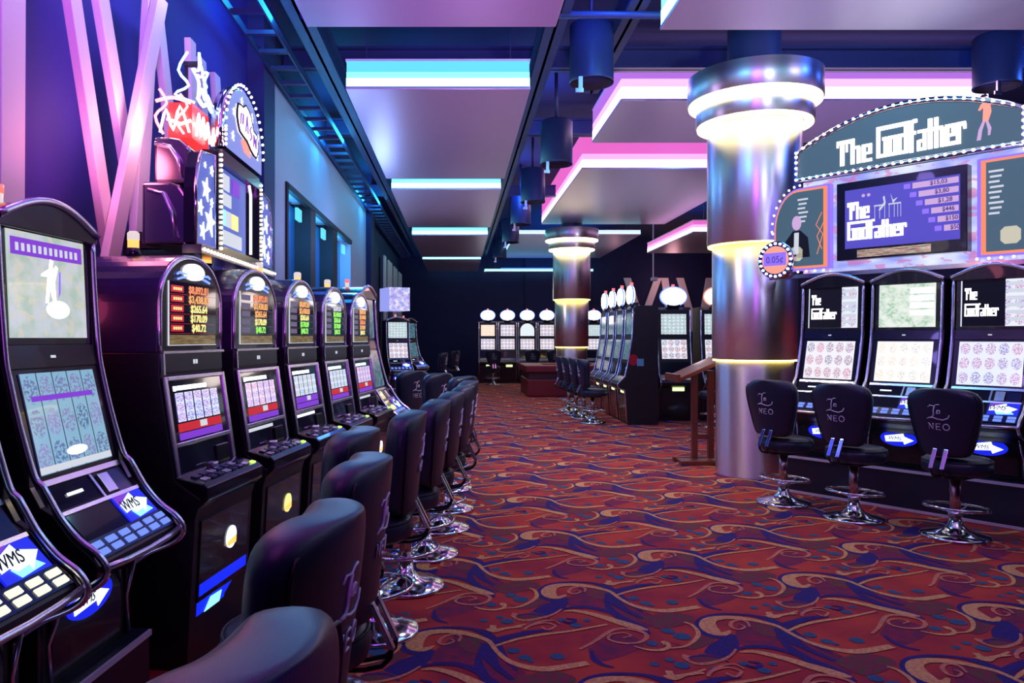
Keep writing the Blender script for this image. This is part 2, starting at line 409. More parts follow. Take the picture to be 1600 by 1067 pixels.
# ---------------------------------------------------------------- room
def struct(name, m, fn, **k):
    o = part(name, m, None, fn, **k); o['kind'] = 'structure'; return o
speckled('carpet_red', (0.50, 0.045, 0.022), (0.30, 0.012, 0.030), 0.95, 2.2, wid=.12, bump=0.3)
speckled('carpet_crimson', (0.24, 0.006, 0.045), (0.13, 0.012, 0.06), 0.95, 14, bump=0.3)
speckled('carpet_cream', (0.72, 0.40, 0.13), (0.55, 0.26, 0.10), 0.95, 60, bump=0.3)
speckled('carpet_pink', (0.62, 0.24, 0.12), (0.48, 0.15, 0.09), 0.95, 60, bump=0.3)
speckled('carpet_purple', (0.025, 0.006, 0.17), (0.015, 0.004, 0.10), 0.95, 60, bump=0.3)
speckled('carpet_teal', (0.02, 0.11, 0.20), (0.02, 0.08, 0.15), 0.95, 60, bump=0.3)
speckled('carpet_olive', (0.10, 0.055, 0.03), (0.22, 0.010, 0.05), 0.95, 28, bump=0.3, thr=0.5, wid=0.04)
XR = 10.0; YB = 30.0; ZC = 5.4
def fl(zx, zy):  # a point of the carpet drawing, in metres
    px, py = 900+zx/3.2, 840+zy/3.2; s = (py-528)/EYE
    return ((px-716)/s, 1200/s)
# one repeat of the carpet drawing: (material, height, width list, points)
ST = [
 ('reg', 1, None, [(830,400),(960,420),(1060,470),(1180,530),(1330,590),(1400,640),(1370,680),(1260,640),(1130,590),(1000,555),(860,545),(800,520),(800,470)]),
 ('reg', 1, None, [(60,560),(180,490),(300,500),(340,540),(290,570),(180,610),(90,620)]),
 ('pur', 3, (8,14,14,6), [(78,570),(88,605),(130,635),(190,650)]),
 ('pur', 3, (6,10,8,4), [(1010,330),(1080,322),(1150,330),(1200,345)]),
 ('crm', 4, (6,10,8,4), [(1000,318),(1040,345),(1110,352),(1190,335)]),
 ('olv', 2, None, [(470,520),(560,560),(640,545),(700,500),(640,470),(620,500),(560,545)]),
 ('olv', 2, None, [(870,440),(960,430),(1010,470),(980,500),(900,470)]),
 ('olv', 2, None, [(1280,620),(1420,580),(1560,600),(1600,640),(1460,690),(1350,660)]),
 ('olv', 2, None, [(560,610),(640,580),(740,585),(760,610),(660,630)]),
 ('pur', 3, (20,46,66,50), [(775,485),(765,520),(735,555),(690,590)]),
 ('pur', 3, (12,22,26,24,18,14,14,26,30,16,4), [(760,505),(690,496),(632,470),(616,430),(650,398),(740,384),(860,388),(960,410),(1040,450),(1160,520),(1280,580)]),
 ('pur', 3, (26,40,20,12), [(1010,455),(1060,500),(1160,560),(1300,620)]),
 ('pur', 3, (6,16,20,20,18,26,34,14), [(800,562),(860,548),(960,550),(1060,572),(1170,612),(1270,655),(1340,690),(1380,722)]),
 ('pur', 3, (30,26,20,8), [(1030,446),(1110,420),(1180,402),(1260,395)]),
 ('pur', 3, (10,20,26,20,10), [(150,300),(165,350),(220,400),(300,445),(370,480)]),
 ('crm', 4, (8,22,40,44,34,26,24,20,14,12,16,22,26,22), [(772,468),(740,484),(690,474),(660,445),(668,415),(730,402),(820,405),(920,422),(1010,446),(1090,490),(1190,534),(1300,562),(1420,572),(1580,545)]),
 ('crm', 4, (6,16,22,26,30,32,26,8), [(820,576),(880,572),(970,588),(1070,614),(1160,642),(1250,668),(1330,690),(1380,700)]),
 ('crm', 4, (8,12,12,10,8), [(1060,470),(1130,440),(1230,418),(1360,400),(1500,370)]),
 ('pnk', 4, (5,8,10,10,10,8,6,4), [(868,448),(856,425),(815,414),(776,428),(780,452),(815,462),(846,448),(820,436)]),
 ('pnk', 4, (8,10,12,12,12,12,12,10,10,8,8,6), [(20,560),(80,530),(140,490),(190,462),(260,458),(340,478),(352,505),(310,528),(230,530),(165,512),(175,486),(240,478)]),
 ('pnk', 4, (6,6,5), [(240,478),(276,492),(235,504)]),
 ('crm', 4, (4,10,12,12,10,8,6), [(290,545),(350,562),(420,566),(462,552),(455,528),(432,524),(445,540)]),
 ('crm', 4, (6,8,10,12,10,8), [(470,556),(540,548),(590,520),(612,480),(580,440),(540,425)]),
 ('pnk', 4, (14,14,8,8,10,8,6), [(560,592),(545,602),(575,625),(640,632),(720,618),(775,592),(800,560)]),
 ('crm', 4, (20,22,12,8), [(450,690),(490,706),(545,690),(640,680)]),
 ('pnk', 4, (8,10,8,6), [(660,700),(680,670),(760,652),(830,672)]),
 ('pnk', 4, (8,8,6), [(830,672),(800,700),(750,680)]),
 ('crm', 4, (16,16,10,6), [(960,375),(985,394),(1050,386),(1110,370)]),
 ('pnk', 4, (8,8,6,5), [(1130,385),(1160,362),(1220,352),(1270,368)]),
 ('pur', 4, (6,12,10,6), [(850,640),(900,652),(920,632),(860,622)]),
]
DOTS = [(460,468,34),(530,495,44),(380,530,30),(530,640,36),(392,635,22),(470,612,22),(940,666,30),(985,632,20),(1170,488,32),(1405,515,34),(1255,520,30),(840,632,24),(690,655,18),(1300,535,16)]
MI = {'red': 0, 'reg': 1, 'crm': 2, 'pnk': 3, 'pur': 4, 'teal': 5, 'olv': 6}
def spline(p, k=4):
    out = []
    for i in range(len(p)-1):
        p0, p1, p2, p3 = p[max(i-1,0)], p[i], p[i+1], p[min(i+2, len(p)-1)]
        for q in range(k):
            t = q/k
            out.append(tuple(0.5*(2*b+(c-a)*t+(2*a-5*b+4*c-d)*t*t+(3*b-a-3*c+d)*t**3) for a, b, c, d in zip(p0, p1, p2, p3)))
    out.append(p[-1]); return out
tile = []   # list of (mat, z, polygon)
for si, (kind, lv, wd, pts) in enumerate(ST):
    lv = lv*.7+si*.06
    m = [fl(*p) for p in pts]
    if wd is None:
        mm = spline(m+[m[0]], 3)[:-1]; tile.append((MI[kind], 0.001*lv, mm)); continue
    # widths are given in drawing units measured upward; turn them into metres on the carpet
    data = spline([(*q, 0.5*ww*0.0021) for q, ww in zip(m, wd)], 3)
    L, R = [], []
    for i, q in enumerate(data):
        a, b = data[max(i-1,0)], data[min(i+1, len(data)-1)]
        dx, dy = b[0]-a[0], b[1]-a[1]; l = math.hypot(dx, dy) or 1; nx, ny = -dy/l, dx/l
        L.append((q[0]+nx*q[2], q[1]+ny*q[2])); R.append((q[0]-nx*q[2], q[1]-ny*q[2]))
    for i in range(len(L)-1): tile.append((MI[kind], 0.001*lv, [L[i], R[i], R[i+1], L[i+1]]))
for x, y, r in DOTS:
    c = fl(x, y); rr = r*0.0011
    tile.append((MI['teal'], 0.0025, [(c[0]+rr*math.cos(k*PI/4+.2), c[1]+rr*math.sin(k*PI/4+.2)) for k in range(8)]))
A_, B_ = (0.77, 0.765), (-0.02, 1.33)
verts, faces, mis = [(-2.35,-3,0),(XR,-3,0),(XR,YB,0),(-2.35,YB,0)], [(0,1,2,3)], [0]
for i in range(-4, 16):
    for j in range(-12, 32):
        ox, oy = i*A_[0]+j*B_[0], i*A_[1]+j*B_[1]
        cx, cy = 1.4+ox, 4.2+oy
        if cy < 0.8 or cy > 29 or cx < -1.6 or cx > XR-0.6 or (cy > 8 and cx > 5.5) or cx > 1.05*cy+1.8: continue
        for mi, z, pl in tile:
            n0 = len(verts); verts += [(min(max(x+ox, -2.3), XR-.05), y+oy, z) for x, y in pl]
            faces.append(tuple(range(n0, n0+len(pl)))); mis.append(mi)
me = bpy.data.meshes.new('floor'); me.from_pydata(verts, [], faces); me.update()
for k in ('carpet_red','carpet_crimson','carpet_cream','carpet_pink','carpet_purple','carpet_teal','carpet_olive'): me.materials.append(M[k])
me.polygons.foreach_set('material_index', mis)
bmf = bmesh.new(); bmf.from_mesh(me)
for f in bmf.faces:
    if f.normal.z < 0: f.normal_flip()
bmesh.ops.triangulate(bmf, faces=[f for f in bmf.faces if len(f.verts) > 8])
bmf.to_mesh(me); bmf.free()
fo = bpy.data.objects.new('floor', me); COL.objects.link(fo); fo['kind'] = 'structure'

WX = -2.2
struct('ceiling', 'ceiling_dark', lambda b: b.box(-2.7, XR+.2, -3.2, YB+.2, ZC, ZC+.2))
struct('wall_left', 'wall_violet', lambda b: b.box(WX-.35, WX-.15, -3, 8.55, 0, ZC))
struct('wall_back', 'wall_back', lambda b: (b.box(-2.7, 2.6, YB, YB+.2, 0, ZC), b.box(2.6, XR+.2, YB-.15, YB+.2, 0, ZC)))
struct('wall_right', 'wall_back', lambda b: b.box(XR, XR+.2, -3, YB, 0, ZC))
struct('wall_front', 'wall_back', lambda b: b.box(-2.7, XR+.2, -3.2, -3, 0, ZC))
struct('trim_1', 'wall_navy', lambda b: b.box(WX-.35, WX+.04, 8.55, 9.05, 0, ZC))       # pilaster
# pale wall with three recesses
def pale(b):
    b.box(WX-.3, WX, 9.05, 18.3, 3.52, 4.6); b.box(WX-.3, WX, 9.05, 18.3, 0, 0.9)
    b.box(WX-.3, WX, 9.05, 9.8, 0.9, 3.52); b.box(WX-.3, WX, 15.7, 18.3, 0.9, 3.52)
struct('wall_side', 'wall_pale', pale)
struct('trim_2', 'black_matt', lambda b: (b.box(WX-.3, WX+.02, 11.35, 11.75, .9, 3.52), b.box(WX-.3, WX+.02, 13.4, 13.85, .9, 3.52), b.box(WX-.04, WX+.03, 9.8, 15.7, 3.46, 3.54), b.box(WX-.04, WX+.03, 9.76, 9.84, .9, 3.54)))
for k, (a, c) in enumerate(((9.84, 11.35), (11.75, 13.4), (13.85, 15.7))):
    wd = struct('window_%d' % (k+1), 'recess_blue', lambda b: b.box(WX-.28, WX-.22, a, c, .9, 3.46))
    part('header_light', 'glow_cyan', wd, lambda b: b.box(WX-.14, WX-.10, c-.35, c-.05, 3.25, 3.42))
struct('trim_3', 'ceiling_dark', lambda b: b.box(WX-.3, WX, 9.05, 18.3, 4.6, ZC))
struct('trim_4', 'wall_back', lambda b: (b.box(WX-.3, WX+.12, 18.3, 19.1, 0, ZC), b.box(WX-.3, WX-.1, 19.1, YB, 0, ZC)))

# ceiling steel: long runs and cross beams, each its own piece
def beam(x0, x1, y0, y1, z0, z1, lab, m='steel_navy'):
    def f(b):
        if x1-x0 > y1-y0:   # I-section across
            b.box(x0, x1, y0, y1, z0, z0+.03); b.box(x0, x1, y0, y1, z1-.03, z1); b.box(x0, x1, (y0+y1)/2-.015, (y0+y1)/2+.015, z0, z1)
        else:
            b.box(x0, x1, y0, y1, z0, z0+.03); b.box(x0, x1, y0, y1, z1-.03, z1); b.box((x0+x1)/2-.015, (x0+x1)/2+.015, y0, y1, z0, z1)
    return tag(part('ceiling_beam', m, None, f), lab, 'beam')
beam(-1.62, -1.40, 2, 29, 4.62, 4.92, 'long dark blue ceiling beam beside the left wall')
beam(0.86, 1.06, 2, 29, 4.62, 4.90, 'long dark blue ceiling beam right of the cyan light panels')
beam(1.62, 1.80, 2, 9.9, 4.70, 4.95, 'long purple ceiling beam right of the hanging spotlights')
for k, (y, wh) in enumerate(((6.75, 'above the gap before the cyan-lit panel'), (9.6, 'crossing above the column capital'), (12.75, 'between the first and second cyan-lit panels'), (18.3, 'between the second and third cyan-lit panels'))):
    beam(-2.2, XR, y, y+.18, 4.93, 5.2, 'dark blue cross beam '+wh)
t = thing('ceiling_pipe', 'thin blue pipe with two clamps crossing before the cyan panel', 'pipe', (0, 7.3, 4.62))
part('pipe', 'steel_navy', t, lambda b: b.tube([(-1.5, 0, 0), (9.8, 0, 0)], .035, 10))
for x in (-.65, .55):
    part('clamp', 'soft_chrome', t, lambda b: (b.box(x-.04, x+.04, -.05, .05, -.07, .05), b.box(x-.012, x+.012, -.012, .012, .05, .4)))
# ribbed cable tray along the left beam
t = thing('cable_tray', 'dark ribbed cable tray running along the left side of the ceiling', 'cable tray', (-1.95, 5, 4.55))
part('rail', 'steel_navy', t, lambda b: b.box(-.17, -.15, 0, 24, 0, .08)); part('rail', 'steel_navy', t, lambda b: b.box(.15, .17, 0, 24, 0, .08))
for k in range(48): part('rung', 'steel_navy', t, lambda b: b.box(-.15, .15, k*.5+.1, k*.5+.16, .01, .05))

# ---------------------------------------------------------------- suspended light panels
def light_box(lab, x0, x1, y0, y1, z, h, soft, bright, under='panel_metal', strip=0.34, hang=True):
    t = thing('light_panel', lab, 'ceiling light', ((x0+x1)/2, (y0+y1)/2, z), group='suspended light panels')
    a, c = (x1-x0)/2, (y1-y0)/2
    part('underside', under, t, lambda b: b.box(-a, a, -c, c, 0, .03), bevel=.004)
    for (p, q, r, s) in ((-a+.01, a-.01, -c+.01, -c+.03), (-a+.01, a-.01, c-.03, c-.01), (-a+.01, -a+.03, -c+.03, c-.03), (a-.03, a-.01, -c+.03, c-.03)):
        hh = h*strip; h2 = h*strip*1.7
        d = part('diffuser', soft, t, lambda b: b.box(p, q, r, s, .03+h2, h))
        part('led_falloff_band', bright.replace('_bright', '')+'_mid', d, lambda b: b.box(p-.002, q+.002, r-.002, s+.002, .03+hh, .03+h2))  # middle tone band painting the upward fade of the face glow
        part('led_strip', bright, d, lambda b: b.box(p-.004, q+.004, r-.004, s+.004, .03, .03+hh))
    part('top_frame', 'panel_white', t, lambda b: b.box(-a, a, -c, c, h, h+.02))
    part('added_uplight', 'glow_topblue', t, lambda b: b.box(-a*.7, a*.7, -c*.85, c*.85, h+.02, h+.05))  # blue glowing sheet added on top to light the ceiling
    for sx in (-1, 1):
        for sy in (-1, 1):
            part('hanger', 'steel_navy', t, lambda b: b.box(sx*a*.8-.006, sx*a*.8+.006, sy*c*.9-.006, sy*c*.9+.006, h+.02, ZC-z))
    return t
light_box('purple-lit light panel overhead, nearest the camera on the left', -1.24, .80, 1.2, 6.3, 4.1, .29, 'glow_cyan', 'glow_cyan_bright', strip=.30)
light_box('large light panel with a wide bright cyan front edge, left of the column', -1.155, .74, 7.87, 12.3, 4.1, .29, 'glow_cyan', 'glow_cyan_bright', strip=.30)
light_box('second cyan-edged light panel, behind the widest cyan one', -1.155, .74, 13.2, 17.7, 4.1, .29, 'glow_cyan', 'glow_cyan_bright', strip=.30)
light_box('third cyan-edged light panel, farther along the left row', -1.155, .74, 19.1, 24.2, 4.1, .29, 'glow_cyan', 'glow_cyan_bright', strip=.30)
light_box('farthest thin cyan-edged light panel at the left end', -1.17, .74, 25.0, 29.4, 4.1, .12, 'glow_cyan_bright', 'glow_cyan_bright')
light_box('pale light panel at the top right with a cyan left edge', 1.67, 6.5, 1.4, 6.36, 4.1, .42, 'glow_cyan', 'glow_cyan_bright', strip=.30)
light_box('big violet-glowing light panel behind the near column capital', 2.16, 7.05, 10.2, 12.4, 4.7, .52, 'glow_violet', 'glow_violet_bright', strip=.30)
light_box('pink-glowing light panel left of the near column, over the far column', 2.32, 5.75, 14.4, 21.4, 4.72, .68, 'glow_pink', 'glow_pink_bright', strip=.22)
light_box('low light panel with thin cyan edges around the far column top', 1.66, 5.3, 22.3, 28.8, 4.55, .12, 'glow_cyan_bright', 'glow_cyan_bright')
light_box('far small light panel with a pink left edge, right of the far column', 5.9, 9.4, 19.3, 24, 4.2, .3, 'glow_pink', 'glow_pink_bright')
light_box('thin cyan-edged light panel at the back, right of the last one', 1.0, 5.1, 29.0, 29.6, 4.05, .1, 'glow_cyan_bright', 'glow_cyan_bright')

# ---------------------------------------------------------------- hanging spotlight cans
def can(x, y, z, lab, r=.225, h=.62, power=60, c=(1.0, .72, .62)):
    t = thing('hanging_spotlight', lab, 'spotlight', (x, y, z), group='black can spotlights')
    part('housing', 'can_navy', t, lambda b: b.lathe([(r-.02,.06),(r,0),(r+.004,.02),(r,.04),(r,h-.02),(r-.02,h),(.03,h)], n=28))
    part('baffle', 'black_matt', t, lambda b: b.lathe([(r-.02,.0),(r-.05,.05),(r-.07,.05),(r-.09,.10),(r-.12,.10)], n=28, cap=False))
    part('lens', 'downlight' if y < 7 else 'black_gloss', t, lambda b: b.lathe([(.1,.085),(.1,.095)], n=20))
    part('stem', 'steel_navy', t, lambda b: b.lathe([(.025, h),(.025, ZC-z)], n=10))
    part('latch', 'soft_chrome', t, lambda b: (b.box(-.15-.02, -.15+.02, -r-.01, -r+.02, -.14, .0), b.box(-.2, -.12, -r-.012, -r+.01, -.16, -.12)))
    lamp('spotlight_beam', 'SPOT', (x, y, z-.03), c, power, .1, spot=110, blend=1.0)
can(1.38, 3.9, 4.2, 'added can spotlight out of view above the stools, lighting the near floor', power=22)  # extra can above the view, added to light the near carpet
can(1.38, 7.95, 4.18, 'large dark can spotlight hanging left of the violet panel', power=210)
can(1.38, 10.8, 3.98, 'second dark can spotlight in the hanging line', power=210)
can(1.38, 14.2, 4.05, 'third dark can spotlight in the hanging line', power=170)
can(1.38, 17.0, 4.05, 'fourth dark can spotlight in the hanging line', power=150)
can(1.38, 20.2, 4.05, 'fifth dark can spotlight in the hanging line', power=130)
can(1.38, 25.5, 4.2, 'farthest dark can spotlight at the end of the line', power=100)
can(6.45, 9.2, 4.55, 'dark can spotlight at the right edge above the curved sign', r=.25, power=170)
can(3.6, 4.4, 4.75, 'added can spotlight out of view above the stools on the right', power=32)  # second unseen can, added for light on the carpet in front

# ---------------------------------------------------------------- columns
def column(x, y, lab):
    t = thing('round_column', lab, 'column', (x, y, 0), group='brushed metal columns')
    part('lower_casing', 'brushed_column', t, lambda b: b.lathe([(.42,0),(.42,1.34)], n=64, cap=False))
    part('middle_casing', 'brushed_column', t, lambda b: b.lathe([(.455,1.31),(.46,1.31),(.46,2.66),(.455,2.66)], n=64, cap=False))
    part('upper_casing', 'brushed_column', t, lambda b: b.lathe([(.505,2.61),(.515,2.61),(.515,4.02),(.505,4.02)], n=64, cap=False))
    part('light_ring', 'glow_yellow', t, lambda b: b.lathe([(.43,1.29),(.452,1.29),(.452,1.306),(.43,1.306)], n=48, cap=False))
    part('light_ring', 'glow_yellow', t, lambda b: b.lathe([(.475,2.59),(.505,2.59),(.505,2.606),(.475,2.606)], n=48, cap=False))
    part('lower_capital', 'brushed_column', t, lambda b: b.lathe([(.52,3.985),(.64,3.985),(.64,4.24),(.60,4.24)], n=64, cap=False))
    part('upper_capital', 'brushed_column', t, lambda b: b.lathe([(.62,4.24),(.735,4.24),(.735,4.53),(.30,4.53)], n=64, cap=False))
    part('capital_light', 'glow_warm', t, lambda b: b.lathe([(.55,3.955),(.625,3.955),(.625,3.982),(.55,3.982)], n=48, cap=False))
    part('capital_light', 'glow_warm', t, lambda b: b.lathe([(.66,4.21),(.72,4.21),(.72,4.237),(.66,4.237)], n=48, cap=False))
    part('neck', 'steel_navy', t, lambda b: b.lathe([(.29,4.53),(.29,ZC if y < 10 else 4.70)], n=32, cap=False))
    return t
column(3.39, 8.8, 'large near brushed metal column with glowing yellow-white rings')
column(3.13, 21.2, 'far brushed metal column rising behind the red bench')

# ---------------------------------------------------------------- decorative slats on the walls
SG = 'slanted white boards on the left wall'
def slat(name, lab, y0, z0, y1, z1, wd=.17, dx=0.0, th=.05, group=SG):
    X = WX+.02+dx
    pr = [(y0-wd/2, z0), (y0+wd/2, z0), (y1+wd/2, z1), (y1-wd/2, z1)]
    o = part(name, 'slat_white', None, lambda b: b.prism_x(pr, X, X+th), bevel=.004)
    return tag(o, lab, 'wall board', group)
def up(px, py, X=2.15): Y = X*1200/(716-px); return Y, EYE+(528-py)*Y/1200
def slat_px(lab, a, b, wd=.17, dx=0.0, zt=3.88):
    (y0, z0), (y1, z1) = up(*a), up(*b)
    k = (zt-z0)/(z1-z0); y1, z1 = y0+(y1-y0)*k, zt
    k = (1.2-z0)/(z1-z0); y0, z0 = y0+(y1-y0)*k, 1.2
    return slat('wall_slat', lab, y0, z0, y1, z1, wd, dx)
slat_px('wide upright white board at the far left edge of the photo', (14, 400), (16, 0), .20)
slat_px('slanted white board second from the left edge', (160, 400), (98, 0), .14, .055)
slat_px('slanted white board third from the left, forming the left arm of an X', (215, 350), (158, 0), .16, .0)
slat_px('white board leaning the other way across the X', (153, 360), (226, 0), .16, .11)
slat_px('nearly upright white board right of the X', (207, 300), (222, 30), .17, .055)
slat_px('white board with pink edge leaning left of the neon sign', (278, 300), (245, 10), .14, .0)
slat_px('short white board directly behind the star neon', (290, 200), (287, 60), .13, .055)
slat_px('narrow upright white board right of the star neon', (318, 200), (314, 85), .15, .0)
slat_px('rightmost upright white board behind the domed sign', (342, 200), (336, 108), .15, .0)
for k in range(7):
    yy = 22.6+k*1.05
    slat('wall_slat', 'upright grey board on the far left wall, number %s from the near end' % ['one','two','three','four','five','six','seven'][k], yy, 1.0, yy+(.15 if k % 2 else -.1), 3.95, .5, 0.0, group='grey boards on the far left wall')
# slanted boards on the back wall
bs = [(8.0,8.35),(9.7,9.3),(10.0,10.25),(0,0)]
def bslat(x0, x1, w_, lab):
    o = part('wall_slat', 'slat_white', None, lambda b: b.prism_y([(x0-w_/2,1.8),(x0+w_/2,1.8),(x1+w_/2,3.88),(x1-w_/2,3.88)], YB-.25, YB-.17), bevel=.004)
    tag(o, lab, 'wall board', 'slanted pink boards on the back wall')
for x0, x1, lab in ((7.2,6.55,'leftmost slanted pink board on the back wall'),(7.0,7.75,'second pink board from the left on the back wall, leaning right'),(8.3,8.0,'third pink board from the left on the back wall'),(9.2,8.6,'fourth pink board from the left on the back wall'),(9.4,9.75,'last pink board on the back wall, beside the near column')):
    bslat(x0, x1, .28, lab)
for x, y in ((8, 28.6), (5.5, 27)): lamp('wall_stool_wash', 'POINT', (x, y, 3.6), (1.0, .45, .5), 25 if x == 8 else 4, .2)

# ---------------------------------------------------------------- stools
def superell(w_, h_, n, e=2.6):
    out = []
    for k in range(n):
        a = 2*PI*k/n; c, s_ = math.cos(a), math.sin(a)
        out.append((math.copysign(abs(c)**(2/e), c)*w_, math.copysign(abs(s_)**(2/e), s_)*h_))
    return out
def make_stool(lab):
    t = thing('casino_stool', lab, 'stool')
    # base, pole, foot ring
    part('base', 'chrome', t, lambda b: b.lathe([(.245,0),(.245,.012),(.235,.022),(.16,.035),(.09,.06),(.055,.10),(.042,.15),(.030,.15)], n=40))
    part('pole', 'chrome_copper_reflection', t, lambda b: b.lathe([(.038,.12),(.038,.50)], n=20))
    fr = part('foot_ring', 'chrome', t, lambda b: (b.tube([(.225*math.cos(a*PI/16), -.02+.225*math.sin(a*PI/16), .235+.015*math.sin(a*PI/16)) for a in range(32)], .012, 8, True),
        b.tube([(.2, .08, .24),(.04, 0, .19)], .008, 6), b.tube([(-.2, .08, .24),(-.04, 0, .19)], .008, 6), b.tube([(0,-.23,.222),(0,-.04,.19)], .008, 6)))
    part('collar', 'chrome', fr, lambda b: b.lathe([(.05,.165),(.05,.205)], n=20))
    # seat: padded disc
    st = part('seat', 'leather', t, lambda b: b.lathe([(.10,.50),(.20,.505),(.235,.525),(.245,.56),(.24,.60),(.215,.632),(.15,.645),(.06,.65),(.001,.65)], (0,-.03,0), 36))
    part('piping', 'piping', st, lambda b: b.tube([(.236*math.cos(a*PI/18), -.03+.236*math.sin(a*PI/18), .612) for a in range(36)], .006, 6, True))
    part('seat_plate', 'black_satin', t, lambda b: b.box(-.12,.12,-.14,.12,.48,.505))
    # backrest: curved padded shell, front towards -y, rows from z .66 to 1.19
    zs = [.655,.665,.69,.74,.82,.90,.98,1.05,1.10,1.14,1.17,1.187,1.192]
    hw = [.12,.155,.180,.200,.222,.243,.260,.270,.268,.250,.215,.160,.10]
    def shell(b):
        NX = 12; F = []; B = []
        for z, wv in zip(zs, hw):
            tz = (z-.655)/.537
            edge = min(1.0, min(z-.650, 1.196-z)/.035)
            lean = .06*tz
            thk = (.035+.045*math.sqrt(max(edge, 0)))
            fr_, bk = [], []
            for i in range(NX+1):
                u = -1+2*i/NX; x = wv*u; e = math.sqrt(max(0, 1-abs(u)**5))
                yb = .215+lean-.055*u*u-.015*tz*u*u
                bk.append((x, yb+.012*e, z)); fr_.append((x, yb-.150*thk/.08*max(e, .3)-.0, z))
            F.append(fr_); B.append(bk)
        vF = [[b.bm.verts.new(p) for p in r] for r in F]; vB = [[b.bm.verts.new(p) for p in r] for r in B]
        def q(a_, b_, c_, d_):
            f = b.bm.faces.new([a_, b_, c_, d_]); f.smooth = True
        for r in range(len(zs)-1):
            for i in range(NX):
                q(vF[r][i], vF[r][i+1], vF[r+1][i+1], vF[r+1][i]); q(vB[r][i+1], vB[r][i], vB[r+1][i], vB[r+1][i+1])
            q(vB[r][0], vF[r][0], vF[r+1][0], vB[r+1][0]); q(vF[r][NX], vB[r][NX], vB[r+1][NX], vF[r+1][NX])
        for i in range(NX):
            q(vB[0][i], vB[0][i+1], vF[0][i+1], vF[0][i]); q(vF[-1][i], vF[-1][i+1], vB[-1][i+1], vB[-1][i])
    bk = part('backrest', 'leather', t, shell, subsurf=1)
    def yb(x, z):
        tz = (z-.655)/.537; wv = .25; u = x/wv; return .215+.06*tz-.055*u*u-.015*tz*u*u+.014
    # seam running round the rear panel
    def seam(b):
        pts = []
        for z, wv in list(zip(zs, hw))[1:-3]: pts.append((.93*wv, z))
        pts = pts+[(-x, z) for x, z in pts[::-1]]
        P = []
        for x, z in pts:
            tz = (z-.655)/.537; i = min(range(len(zs)), key=lambda k: abs(zs[k]-z)); u = x/hw[i]
            P.append((x, .215+.06*tz-.055*u*u-.015*tz*u*u+.008, z))
        b.tube(P, .0045, 6)
    part('seam', 'piping', bk, seam)
    # embroidery on the rear: curl letters over a three letter word
    def emb(b):
        def put(pts, r): b.tube([(-x, yb(-x, z), z) for x, z in pts], r, 5)
        put([(-.075,1.045),(-.06,1.06),(-.03,1.055),(-.01,1.068),(.01,1.07)], .0035)
        put([(-.025,1.055),(-.035,1.02),(-.035,.985),(-.05,.962),(-.07,.965)], .0045)
        put([(-.085,.955),(-.05,.968),(-.01,.955),(.03,.950),(.065,.965),(.075,.99)], .0040)
        put([(-.005,1.025),(-.012,1.0),(.012,1.0),(.010,1.022),(-.005,1.022)], .0045)
        # N E O
        z0, z1 = .872, .918
        put([(-.072,z0),(-.072,z1),(-.042,z0),(-.042,z1)], .0032)
        put([(-.080,z1),(-.068,z1)], .002); put([(-.048,z1),(-.036,z1)], .002)
        put([(.010,z1),(-.020,z1),(-.020,z0),(.010,z0)], .0032); put([(-.02,.895),(.004,.895)], .0032)
        put([(.050+.022*math.cos(a*PI/6), .895+.024*math.sin(a*PI/6)) for a in range(13)], .0034)
    part('embroidery', 'thread', bk, emb)
    for sx in (-.04, .04):
        part('bracket', 'chrome', t, lambda b: b.extr([(sx-.016,.215,.72),(sx+.016,.215,.72),(sx+.016,.233,.72),(sx-.016,.233,.72)][::1], [(sx-.016,.285,.57),(sx+.016,.285,.57),(sx+.016,.303,.57),(sx-.016,.303,.57)]), bevel=.003)
        part('bracket_arm', 'black_matt', t, lambda b: b.tube([(sx,.292,.575),(sx,.288,.54),(sx,.26,.51),(sx,.20,.495),(sx,.08,.49)], .009, 6))
    return t
TH = math.atan2(.99, .1435)      # heading of the left machine row
GL_ = 'black stools along the left machine row'
ord_ = ['nearest the camera, at the bottom edge', 'second from the camera, wide leather side showing', 'third from the camera, tall back overlapping the second',
        'fourth from the camera, closest to the machines', 'fifth from the camera, chrome brackets and letters showing', 'sixth from the camera', 'seventh from the camera', 'eighth from the camera', 'ninth and last of the receding line']
spots = [(-.46,1.02,-.15),(-.50,1.76,.0),(-.50,2.52,.05),(-.62,3.30,.02),(-.45,4.06,.10),(-.33,4.79,.08),(-.24,5.50,.05),(-.15,6.24,.05),(-.10,6.95,.05)]
proto = None
for (x, y, da), lb in zip(spots, ord_):
    lb = 'black leather stool in the left row, '+lb
    if proto is None:
        proto = make_stool(lb); proto['group'] = GL_; proto.scale = (1, 1, .973); proto.location = (x, y, 0.004); proto.rotation_euler = (0, 0, TH+PI+da)
    else: dup(proto, (x, y, 0.004), TH+PI+da, lb, GL_)
def stool(x, y, rz, lab, g): return dup(proto, (x, y, 0.004), rz, lab, g)

